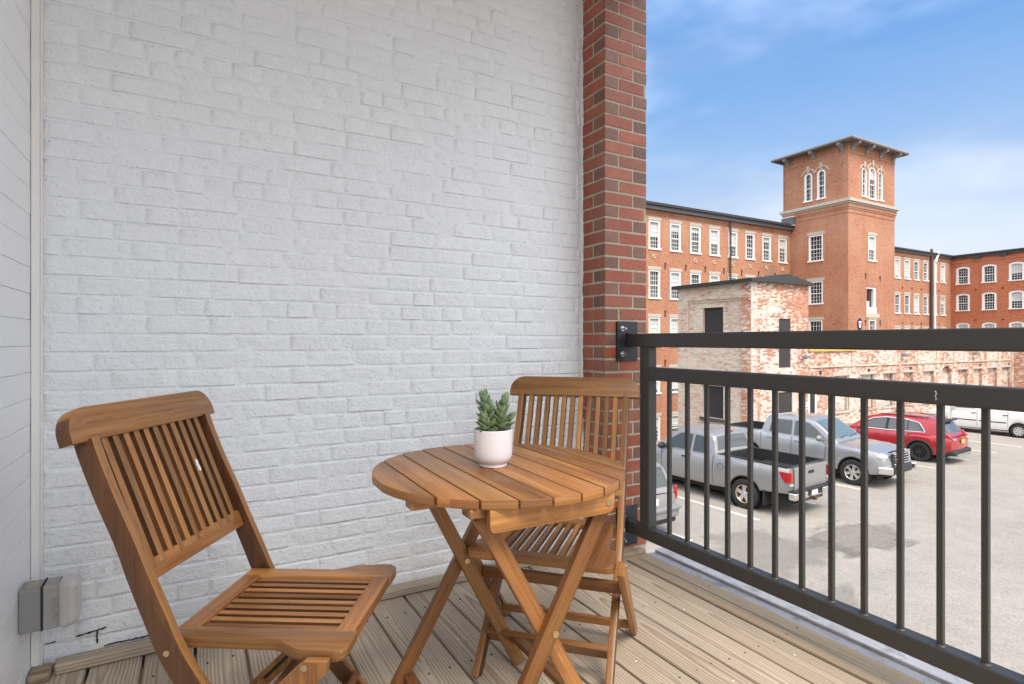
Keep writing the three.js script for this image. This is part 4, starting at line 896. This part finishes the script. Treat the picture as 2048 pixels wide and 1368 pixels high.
  const hg = (x, y) => lerp(W / 2 * (o.cabW ?? .93), W / 2 * (o.roofW ?? .74), clamp((y - o.beltY) / (tops - o.beltY))) * (1 - (o.cabTaper ?? .0) * clamp(1 - (x - P[0][0]) / .9) * .5);
  const gr = prof.map(([x, y]) => { const b = Math.min(belt(x) - .05, y - .002), R = []; for (const v of [0, .3, .6, .85, .95, 1]) { const yy = lerp(b, y - .035 * (v > .99 ? 0 : 1), v); R.push([x, v === 1 ? y - .008 : yy, hg(x, yy) - (v === 1 ? .035 : 0)]); } for (const u of [.8, .4, 0, -.4, -.8]) R.push([x, y + .02 * (1 - u * u), u * (hg(x, y) - .035)]); for (const v of [1, .95, .85, .6, .3, 0]) { const yy = lerp(b, y - .035 * (v > .99 ? 0 : 1), v); R.push([x, v === 1 ? y - .008 : yy, -(hg(x, yy) - (v === 1 ? .035 : 0))]); } return R; });
  part('cab', loft(gr), o.roofPaint ?? paint, g);
  const sidePoly = (pts, s, off, m, name, rnd) => {
    const sh = new THREE.Shape(); const n = pts.length; // rounded polygon
    for (let i = 0; i < n; i++) { const p = pts[i], a = pts[(i + n - 1) % n], b = pts[(i + 1) % n]; const la = Math.hypot(a[0] - p[0], a[1] - p[1]), lb = Math.hypot(b[0] - p[0], b[1] - p[1]), rr = Math.min(rnd ?? .035, la / 2.2, lb / 2.2); const A = [lerp(p[0], a[0], rr / la), lerp(p[1], a[1], rr / la)], B = [lerp(p[0], b[0], rr / lb), lerp(p[1], b[1], rr / lb)]; if (i === 0) sh.moveTo(...A); else sh.lineTo(...A); sh.quadraticCurveTo(p[0], p[1], ...B); }
    const q = new THREE.ExtrudeGeometry(sh, { depth: .006, bevelEnabled: false, curveSegments: 4 }), pp = q.attributes.position;
    for (let i = 0; i < pp.count; i++) { const x = pp.getX(i), y = pp.getY(i), z = pp.getZ(i); pp.setZ(i, s * (hg(x, y) + off + z)); }
    const qq = s < 0 ? flip(q.index ? q.toNonIndexed() : q) : q; qq.computeVertexNormals(); return part(name, qq, m, g);
  };
  for (const s of [-1, 1]) {
    if (o.winTrim) { sidePoly(o.winTrim, s, .004, chrome, 'window_trim', .06); const cx = 2.05, cy = 1.31; sidePoly(o.winTrim.map(([x, y]) => [cx + (x - cx) * .972, cy + (y - cy) * .90]), s, .008, blackTrim, 'window_surround', .05); }
    for (const w of o.windows) sidePoly(w.p, s, w.trim ? .013 : .009, w.m ?? glassM, 'side_window', w.r);
  }
  const strip = (i0, i1, k, m, name, off = .012) => { const R = prof.slice(i0, i1 + 1).map(([x, y], q) => { const a = prof[Math.max(0, i0 + q - 1)], b = prof[Math.min(60, i0 + q + 1)], L_ = Math.hypot(b[0] - a[0], b[1] - a[1]), nx = -(b[1] - a[1]) / L_, ny = (b[0] - a[0]) / L_; return [1, .6, .2, -.2, -.6, -1].map(u => [x + nx * off, y + ny * off + .02 * (1 - u * u), u * k * (hg(x, y) - .04)]); }); return part(name, loft(R), m, g); };
  const idx = x => { let k = 0; prof.forEach((p, i) => { if (Math.abs(p[0] - x) < Math.abs(prof[k][0] - x)) k = i; }); return k; };
  const glassIdx = (lo, hi, from) => { const l = []; prof.forEach((p, i) => { if (p[1] > lo && p[1] < hi && (from > 0 ? i > 30 : i < 30)) l.push(i); }); return [l[0], l[l.length - 1]]; };
  if (o.wind) { const [a, b] = glassIdx(o.wind[0], o.wind[1], 1); strip(a, b, .9, glassPale, 'windscreen'); part('wiper', [bar(V3(prof[b][0] - .03, prof[b][1] + .05, -.1), V3(prof[b][0] + .06, prof[b][1] + .01, .55), .012, .012), bar(V3(prof[b][0] - .02, prof[b][1] + .05, -.65), V3(prof[b][0] + .06, prof[b][1] + .01, -.05), .012, .012)], blackTrim, g); }
  if (o.back) { const [a, b] = glassIdx(o.back[0], o.back[1], -1); strip(a, b, .88, glassM, 'rear_window'); }
  // wheels
  o.axles.forEach(a => [-1, 1].forEach(s => {
    const w = sub('wheel', g, [a, o.rw, s * (W / 2 - .125)], s < 0 ? Math.PI : 0), R = o.rw, wd = .125, ri = R * o.rimR;
    const tp = [[ri, -wd], [R * .93, -wd], [R * .985, -wd * .8], [R, -wd * .45], [R, wd * .45], [R * .985, wd * .8], [R * .93, wd], [ri * 1.06, wd * .98], [ri, wd * .8]].map(p => new THREE.Vector2(p[0], p[1]));
    const ty = new THREE.LatheGeometry(tp, 40); ty.rotateX(Math.PI / 2); part('tyre', ty, rubber, w);
    part('hub', at(cyl(ri * 1.0, ri * 1.0, .02, 32).rotateX(Math.PI / 2), 0, 0, .02), blackTrim, w);
    const rim = []; const rg = new THREE.LatheGeometry([[ri * .90, wd * .3], [ri * .93, wd * .86], [ri * 1.02, wd * .9], [ri * 1.02, wd * .7]].map(p => new THREE.Vector2(p[0], p[1])), 40); rg.rotateX(Math.PI / 2); rim.push(rg, at(cyl(ri * .24, ri * .28, .05, 20).rotateX(Math.PI / 2), 0, 0, wd * .62));
    const n = o.spokes; for (let k = 0; k < n; k++) { const a2 = k / n * Math.PI * 2 + .3; const sp = new THREE.BoxGeometry(ri * .80, ri * (o.spokeW ?? .3), .035); const p = sp.attributes.position; for (let i = 0; i < p.count; i++) if (p.getX(i) > 0) p.setY(i, p.getY(i) * (o.flare ?? 1.15)); at(sp, ri * .53, 0, wd * .55); sp.rotateZ(a2); rim.push(sp.toNonIndexed()); if (o.split) { const h2 = new THREE.BoxGeometry(ri * .4, ri * .05, .02); } }
    const m = part('rim', rim, o.rim ?? chrome, w); if (o.rimLip) part('rim_lip', new THREE.TorusGeometry(ri * .98, .014, 6, 36).translate(0, 0, wd * .88), o.rimLip, w);
  }));
  // seams, handles, mirrors
  for (const s of [-1, 1]) {
    const sm = []; for (const [x, y0, y1, dx] of o.seams) { const n = 8; for (let k = 0; k < n; k++) { const ya = lerp(y0, y1, k / n), y2 = lerp(y0, y1, (k + 1) / n), xa = x + (dx ?? 0) * k / n, v = clamp((ya - yb(xa)) / (yt(xa) - yb(xa))), zz = Math.max(hw(xa, v), hw(xa, clamp(v + .08))) - (ya > yt(xa) - .06 ? .012 : 0); if (ya < yt(xa)) sm.push(box(xa - .005, xa + .005, ya, Math.min(y2, yt(xa)), s * zz - .004, s * zz + .004)); } }
    if (sm.length) part('door_seam', sm, seamM, g);
    for (const [x, y] of o.handles) { const v = clamp((y - yb(x)) / (yt(x) - yb(x))); part('door_handle', at(rbox(.2, .035, .04, .014, 'x', null, 2), x, y, s * (hw(x, v) + .014)), o.handleM ?? paint, g); }
    if (o.mirror) { const [x, y] = o.mirror; const m = new THREE.SphereGeometry(1, 14, 10); m.scale(.10, .105, .15); const p = m.attributes.position; for (let i = 0; i < p.count; i++) if (p.getX(i) < -.03) p.setX(i, -.03); part('mirror', [at(m, x, y, s * (W / 2 + .12)).toNonIndexed(), box(x - .03, x + .06, y - .08, y - .02, Math.min(s * (W / 2 - .12), s * (W / 2 + .1)), Math.max(s * (W / 2 - .12), s * (W / 2 + .1)))], o.mirrorM ?? paint, g); }
    if (o.flareM) for (const a of o.axles) { const rg = new THREE.TorusGeometry(o.ra + .025, .03, 6, 26, Math.PI); rg.scale(1, 1, .7); part('arch_trim', at(rg, a, o.rw, s * (hw(a, .3) - .004)), o.flareM, g); }
    if (o.sillM) part('sill_trim', box(o.axles[0] + o.ra, o.axles[1] - o.ra, lin(o.bottom, L / 2) - .03, lin(o.bottom, L / 2) + .13, s > 0 ? W / 2 - .10 : -W / 2 + .02, s > 0 ? W / 2 - .02 : -W / 2 + .10), o.sillM, g);
  }
  return { g, hw, yb, yt, hg, prof };
}
const H0 = [-.0735, -.9973], H1 = [.0735, .9973];
const pickupBase = { W: 2.03, rw: .40, ra: .475, rr: .5, kr: .05, rf: .8, kf: .13, beltY: 1.22, cabW: .91, roofW: .72, crown: .03, rimR: .60 };
{
  // older silver pickup, tail towards us
  const t = vehicle({
    ...pickupBase, name: 'pickup_truck', pos: [14.165, G, -9.113], h: H0, L: 5.72, paint: silver, axles: [1.25, 4.92], category: 'pickup truck', group: 'silver pickup trucks in the lot',
    label: 'silver pickup truck with its tailgate towards the balcony and red tail lamps',
    bottom: [[0, .66], [.75, .60], [1.0, .50], [2.2, .42], [4.4, .42], [5.3, .40], [5.72, .46]], belt: [[0, 1.29], [2.15, 1.32], [2.4, 1.24], [3.9, 1.22], [4.25, 1.20], [5.2, 1.14], [5.6, 1.02], [5.72, .9]], bed: [.10, 2.15],
    roof: [[2.20, 1.26], [2.27, 1.5], [2.38, 1.80], [2.60, 1.90], [3.1, 1.935], [3.55, 1.90], [3.85, 1.72], [4.18, 1.46], [4.46, 1.23]], wind: [1.30, 1.82], back: [1.36, 1.80],
    windows: [{ p: [[2.52, 1.30], [2.58, 1.74], [2.98, 1.77], [3.0, 1.30]] }, { p: [[3.10, 1.30], [3.08, 1.77], [3.50, 1.76], [3.78, 1.60], [4.06, 1.34], [4.0, 1.30]], m: glassM }],
    seams: [[3.05, .55, 1.24], [4.1, .5, 1.2, .05], [2.24, .5, 1.3], [2.4, .6, 1.24]], handles: [[2.80, 1.10], [3.25, 1.10]].slice(1), handleM: blackTrim, mirror: [4.0, 1.32], mirrorM: blackTrim, spokes: 5, spokeW: .40, rimLip: S({ color: C(.5, .36, .2), roughness: .5, metalness: .4 }), sillM: null,
  }); const g = t.g;
  const liner = []; const iw = .80, x0 = .1, x1 = 2.15; // bed liner: floor, walls, wheel humps
  liner.push(box(x0, x1, .78, .82, -iw, iw), box(x0, x1, .82, 1.325, -iw - .06, -iw), box(x0, x1, .82, 1.325, iw, iw + .06), box(x1 - .05, x1, .82, 1.325, -iw, iw), box(x0, x0 + .05, .82, 1.315, -iw, iw));
  part('bed_liner', liner, blackTrim, g); part('wheel_hump', [at(rbox(.95, .24, .2, .06, 'x', null, 3), 1.25, .93, iw - .1), at(rbox(.95, .24, .2, .06, 'x', null, 3), 1.25, .93, -iw + .1)], rubber, g);
  part('bed_rail_cap', [box(.06, 2.16, 1.318, 1.342, iw - .01, iw + .10), box(.06, 2.16, 1.318, 1.342, -iw - .10, -iw + .01), box(.03, .11, 1.30, 1.335, -iw, iw)], blackTrim, g);
  part('tailgate', at(rbox(.05, .56, 1.52, .02, 'z', null, 3), -.035, 1.02, 0), silver, g); part('tailgate_handle', at(rbox(.03, .08, .26, .02), -.062, 1.14, 0), blackTrim, g);
  const bl = []; for (const s of [-1, 1]) {
    const sh = shapeOf([[.0, 1.21], [.27, 1.21], [.19, 1.06], [.10, .95], [.0, .95]]); const e = new THREE.ExtrudeGeometry(sh, { depth: .05, bevelEnabled: false }); at(e, -.035, 0, s > 0 ? .955 : -1.005); part('tail_lamp', [e, at(rbox(.05, .26, .10, .012), -.04, 1.08, s * .90)], tailRed, g);
    part('reverse_lamp', at(rbox(.05, .06, .14, .01), -.035, .885, s * .885), lampClear, g);
  }
  part('bumper', [at(rbox(.20, .20, .62, .05, 'z', null, 3), -.10, .62, .68), at(rbox(.20, .20, .62, .05, 'z', null, 3), -.10, .62, -.68), at(rbox(.12, .12, .8, .03, 'z', null, 3), -.06, .55, 0)], chrome, g);
  part('bumper_step', [at(rbox(.22, .035, 1.94, .01, 'z'), -.10, .735, 0), at(rbox(.05, .16, .72, .02), -.125, .63, 0)], blackTrim, g); part('licence_plate', at(rbox(.02, .13, .28, .004), -.155, .63, 0), trimPaint, g);
  for (let i = 0; i < 6; i++) part('tailgate_badge', at(rbox(.008, .035, .04, .002), -.064, .79, -.66 + i * .06), chrome, g);
  part('mud_flap', [box(.66, .70, .22, .62, .68, .98), box(.66, .70, .22, .62, -.98, -.68)], rubber, g); part('hitch', [box(-.2, .2, .42, .50, -.05, .05), box(-.1, .1, .42, .48, -.5, .5)], pipeM, g);
  const fc = new THREE.TorusGeometry(.095, .006, 6, 24); part('fuel_flap', at(fc, 1.98, 1.02, -1.008), seamM, g); part('rear_window_bar', bar(V3(2.29, 1.38, .12), V3(2.40, 1.80, .11), .02, .02), blackTrim, g); part('brake_lamp', at(rbox(.03, .05, .34, .01), 2.40, 1.87, 0), tailRed, g);
  part('headlamp', [at(rbox(.12, .2, .4, .05), 5.62, .92, .72), at(rbox(.12, .2, .4, .05), 5.62, .92, -.72)], lampClear, g); part('grille', at(rbox(.06, .34, .9, .04), 5.76, .86, 0), chrome, g);
}
{
  // newer silver crew cab pickup, nose towards us
  const t = vehicle({
    ...pickupBase, rr: .4, name: 'pickup_truck', pos: [18.857, G, -15.19], h: H1, L: 5.75, paint: silver2, axles: [1.22, 4.86], category: 'pickup truck', group: 'silver pickup trucks in the lot',
    label: 'silver crew cab pickup truck facing the balcony, chrome grille and headlamp in view', kf: .12, rf: .55, bulgeF: .09,
    bottom: [[0, .62], [.7, .58], [1.0, .48], [2.2, .42], [4.4, .42], [5.4, .42], [5.75, .50]], belt: [[0, 1.30], [1.62, 1.33], [1.85, 1.27], [3.9, 1.24], [4.3, 1.24], [5.1, 1.20], [5.5, 1.13], [5.68, 1.03], [5.75, .95]], bed: [.1, 1.60],
    roof: [[1.66, 1.28], [1.73, 1.55], [1.83, 1.82], [2.05, 1.92], [2.7, 1.955], [3.35, 1.92], [3.72, 1.74], [4.05, 1.50], [4.36, 1.26]], wind: [1.33, 1.86], back: [1.38, 1.82],
    windows: [{ p: [[1.98, 1.34], [2.05, 1.78], [2.78, 1.80], [2.80, 1.32]], m: glassMid }, { p: [[2.90, 1.32], [2.88, 1.80], [3.34, 1.78], [3.62, 1.62], [3.92, 1.37], [3.9, 1.32]] }],
    seams: [[1.70, .5, 1.3], [2.85, .5, 1.26], [4.0, .5, 1.22, .04]], handles: [[2.05, 1.14], [3.05, 1.14]], mirror: [3.88, 1.36], mirrorM: S({ color: C(.22, .215, .21), metalness: .3, roughness: .35 }), spokes: 6, spokeW: .26, flare: 1.7, sillM: null,
  }); const g = t.g;
  part('bed_liner', [box(.1, 1.6, .78, .82, -.8, .8), box(.1, 1.6, .82, 1.335, -.86, -.8), box(.1, 1.6, .82, 1.335, .8, .86), box(1.56, 1.6, .82, 1.335, -.8, .8), box(.1, .14, .82, 1.32, -.8, .8)], blackTrim, g);
  for (const s of [-1, 1]) part('side_decal', at(rbox(.34, .05, .004, .001), .42, 1.19, s * 1.0), S({ color: C(.42, .22, .2), roughness: .5 }), g);
  part('bed_rail_cap', [box(.05, 1.62, 1.325, 1.35, .79, .90), box(.05, 1.62, 1.325, 1.35, -.90, -.79)], blackTrim, g); part('tail_lamp', [at(rbox(.1, .4, .16, .03), .02, 1.05, .93), at(rbox(.1, .4, .16, .03), .02, 1.05, -.93)], tailRed, g);
  const gz = []; for (const y of [.84, .92, 1.0, 1.07]) gz.push(at(rbox(.05, .034, 1.02 - (1.07 - y) * .5, .014, 'z', null, 2), 5.865, y, 0)); part('grille_bar', gz, chrome, g); part('grille', at(rbox(.08, .36, 1.12, .05, 'z', null, 3), 5.80, .93, 0), blackTrim, g); part('grille_surround', [at(rbox(.07, .05, 1.16, .02), 5.83, 1.115, 0), at(rbox(.07, .05, .96, .02), 5.84, .755, 0)], chrome, g);
  for (const s of [-1, 1]) {
    const hl = new THREE.SphereGeometry(1, 18, 12); hl.scale(.20, .125, .20); part('headlamp', at(hl, 5.58, .985, s * .755), lampClear, g); const tu = new THREE.SphereGeometry(1, 12, 8); tu.scale(.10, .07, .07); part('turn_lamp', at(tu, 5.42, 1.05, s * .885), amber, g);
    const bp = rbox(.42, .24, .30, .06, 'z', null, 3); bp.rotateY(s * .5); part('bumper', at(bp, 5.72, .60, s * .80), chrome, g);
    part('fog_lamp', [at(rbox(.06, .13, .15, .02), 5.90, .60, s * .74)], blackTrim, g); part('running_board', at(rbox(1.9, .06, .14, .02), 3.0, .36, s * .98), blackTrim, g); part('step_end', at(rbox(.12, .062, .142, .02), 3.9, .361, s * .981), chrome, g);
  }
  part('bumper', at(rbox(.25, .26, 1.2, .05, 'z', null, 3), 5.80, .60, 0), plateM, g, 'dark centre of the front bumper'); part('skid_plate', at(rbox(.3, .1, 1.1, .04), 5.62, .44, 0), rubber, g); part('hood_vent', at(rbox(.03, .03, .82, .01), 5.66, 1.105, 0), blackTrim, g); part('badge', at(rbox(.02, .07, .1, .01), 5.885, .96, 0), chrome, g); part('antenna', at(rbox(.12, .05, .05, .02), 2.6, 1.99, .0), silver2, g);
}
{
  // red crossover
  const t = vehicle({
    name: 'red_crossover', pos: [24.98, G, -10.12], h: H0, L: 4.62, W: 1.86, paint: redCar, axles: [.98, 3.68], rw: .365, ra: .41, rr: .7, kr: .12, rf: .9, kf: .2, beltY: 1.02, cabW: .92, roofW: .70, crown: .05, rimR: .68, bulgeR: .08, bulgeF: .1, category: 'car',
    label: 'bright red crossover car with black wheels and a yellow licence plate',
    bottom: [[0, .48], [.4, .34], [.8, .28], [3.9, .26], [4.4, .30], [4.62, .40]], belt: [[0, .98], [.3, 1.05], [1.2, 1.04], [3.3, .99], [3.6, .99], [4.2, .92], [4.5, .80], [4.62, .70]],
    roof: [[.10, 1.0], [.26, 1.25], [.46, 1.50], [.75, 1.60], [1.5, 1.665], [2.2, 1.66], [2.75, 1.55], [3.2, 1.27], [3.58, 1.01]], wind: [1.06, 1.56], back: [1.10, 1.50], cabTaper: .12,
    winTrim: [[.80, 1.115], [1.03, 1.465], [1.5, 1.555], [2.2, 1.56], [2.67, 1.475], [3.30, 1.055], [2.2, 1.055]],
    windows: [{ p: [[.90, 1.15], [1.08, 1.43], [1.38, 1.50], [1.40, 1.11]], trim: 1, m: glassMid }, { p: [[1.43, 1.11], [1.41, 1.505], [2.06, 1.515], [2.08, 1.10]], trim: 1, m: glassMid }, { p: [[2.18, 1.10], [2.16, 1.515], [2.62, 1.43], [3.12, 1.10]], trim: 1, m: glassMid }],
    seams: [[1.32, .5, 1.03], [2.13, .38, 1.02], [3.2, .4, .98]], handles: [[1.55, .90], [2.42, .88]], mirror: [3.05, 1.10], spokes: 10, spokeW: .11, rim: blackTrim, flareM: blackTrim, sillM: blackTrim,
  }); const g = t.g;
  part('roof_rail', [at(rbox(1.7, .03, .035, .012), 1.6, 1.665, .62), at(rbox(1.7, .03, .035, .012), 1.6, 1.665, -.62)], blackTrim, g);
  part('spoiler', at(rbox(.26, .03, 1.18, .012, 'z', null, 2), .40, 1.555, 0), blackTrim, g);
  part('bumper', [at(rbox(.34, .20, 1.62, .07, 'z', null, 3), .06, .44, 0)], blackTrim, g, 'black lower rear bumper'); part('bumper_trim', at(rbox(.1, .06, 1.2, .02, 'z'), -.10, .37, 0), S({ color: C(.3, .3, .3), roughness: .4, metalness: .4 }), g);
  for (const s of [-1, 1]) { const tl = bar(V3(-.0, .93, s * .70), V3(.22, 1.14, s * .80), .10, .14, V3(0, 0, 1), .02); part('tail_lamp', tl, tailRed, g); part('reverse_lamp', at(rbox(.06, .06, .2, .02), -.03, .94, s * .62), lampClear, g); part('exhaust', at(cyl(.04, .04, .12, 14).rotateZ(Math.PI / 2), -.06, .33, s * .55), chrome, g); }
  part('licence_plate', at(rbox(.02, .14, .3, .005), -.098, .84, 0), S({ color: C(.62, .48, .10), roughness: .5 }), g); part('badge', at(rbox(.02, .07, .09, .01), -.095, .97, 0), chrome, g); part('rear_wiper', bar(V3(.15, 1.09, 0), V3(.19, 1.14, .3), .012, .012), blackTrim, g); part('headlamp', [at(rbox(.2, .1, .34, .04), 4.45, .78, .62), at(rbox(.2, .1, .34, .04), 4.45, .78, -.62)], lampClear, g);
}
{
  // white van
  const t = vehicle({
    name: 'white_van', pos: [34.75, G, -10.62], h: H0, L: 4.75, W: 1.84, paint: whiteCar, axles: [.80, 3.90], rw: .33, ra: .38, rr: .3, kr: .05, rf: .8, kf: .2, beltY: 1.15, cabW: .96, roofW: .80, crown: .02, rimR: .62, bulgeF: .1, category: 'van',
    label: 'plain white cargo van with black side strips parked at the far right',
    bottom: [[0, .42], [.4, .32], [3.9, .28], [4.75, .36]], belt: [[0, 1.22], [2.6, 1.20], [3.6, 1.14], [4.2, 1.04], [4.6, .86], [4.75, .72]],
    roof: [[.03, 1.2], [.07, 1.55], [.18, 1.82], [.5, 1.87], [1.8, 1.89], [2.6, 1.86], [3.0, 1.74], [3.5, 1.42], [3.86, 1.14]], wind: [1.2, 1.76], back: [1.3, 1.72],
    windows: [{ p: [[2.45, 1.24], [2.44, 1.68], [2.85, 1.68], [3.3, 1.36], [3.5, 1.22]] }], seams: [[2.38, .4, 1.2], [3.45, .4, 1.14], [1.2, .4, 1.2]], handles: [[2.52, 1.02], [1.3, 1.02]], handleM: blackTrim, mirror: [3.3, 1.28], spokes: 8, spokeW: .34, rim: S({ color: C(.55, .55, .54), roughness: .4, metalness: .4 }), sillM: null,
  }); const g = t.g;
  for (const s of [-1, 1]) { part('side_strip', [at(rbox(1.0, .05, .03, .012), 2.9, .66, s * .915), at(rbox(1.05, .05, .03, .012), 1.78, .66, s * .915)], blackTrim, g); part('tail_lamp', at(rbox(.08, .6, .12, .03), .01, .98, s * .85), tailRed, g); part('headlamp', at(rbox(.3, .16, .2, .06), 4.4, .86, s * .72), lampClear, g); }
  part('bumper', at(rbox(.2, .22, 1.78, .05, 'z', null, 3), -.01, .46, 0), blackTrim, g);
}
{
  // silver car half hidden by the railing post
  const t = vehicle({
    name: 'silver_car', pos: [9.16, G, -9.68], h: H0, L: 4.5, W: 1.82, paint: silver, axles: [.95, 3.6], rw: .35, ra: .40, rr: .6, kr: .10, rf: .9, kf: .2, beltY: 1.0, cabW: .93, roofW: .74, crown: .04, rimR: .66, bulgeR: .07, category: 'car',
    label: 'silver hatchback mostly hidden behind the railing post, rear corner in view',
    bottom: [[0, .50], [.4, .34], [.8, .28], [3.9, .26], [4.5, .40]], belt: [[0, .99], [.3, 1.03], [3.3, .98], [4.1, .90], [4.4, .78], [4.5, .68]],
    roof: [[.05, 1.0], [.16, 1.3], [.30, 1.58], [.6, 1.68], [1.5, 1.72], [2.2, 1.69], [2.7, 1.56], [3.15, 1.28], [3.5, 1.0]], wind: [1.06, 1.6], back: [1.08, 1.58],
    windows: [{ p: [[.5, 1.1], [.62, 1.50], [1.3, 1.55], [1.32, 1.09]] }, { p: [[1.42, 1.09], [1.4, 1.55], [2.1, 1.55], [2.12, 1.08]] }, { p: [[2.22, 1.08], [2.2, 1.55], [2.6, 1.45], [3.05, 1.10]] }],
    seams: [[1.36, .4, 1.0], [2.16, .38, 1.0], [3.1, .4, .98]], handles: [[1.55, .88], [2.4, .88]], mirror: [3.0, 1.1], spokes: 5,
  }); const g = t.g;
  for (const s of [-1, 1]) part('tail_lamp', at(rbox(.1, .34, .07, .03), .05, .98, s * .865), tailRed, g);
  part('bumper', at(rbox(.26, .26, 1.74, .09, 'z', null, 3), .02, .56, 0), silver, g); part('bumper_step', at(rbox(.3, .09, 1.66, .03, 'z', null, 2), -.02, .68, 0), S({ color: C(.2, .2, .21), roughness: .5 }), g); part('lower_bumper', at(rbox(.2, .14, 1.6, .05), .06, .38, 0), blackTrim, g);
  part('licence_plate', at(rbox(.02, .15, .32, .005), -.055, .86, .0), trimPaint, g);
}

renderer.render(scene, camera);
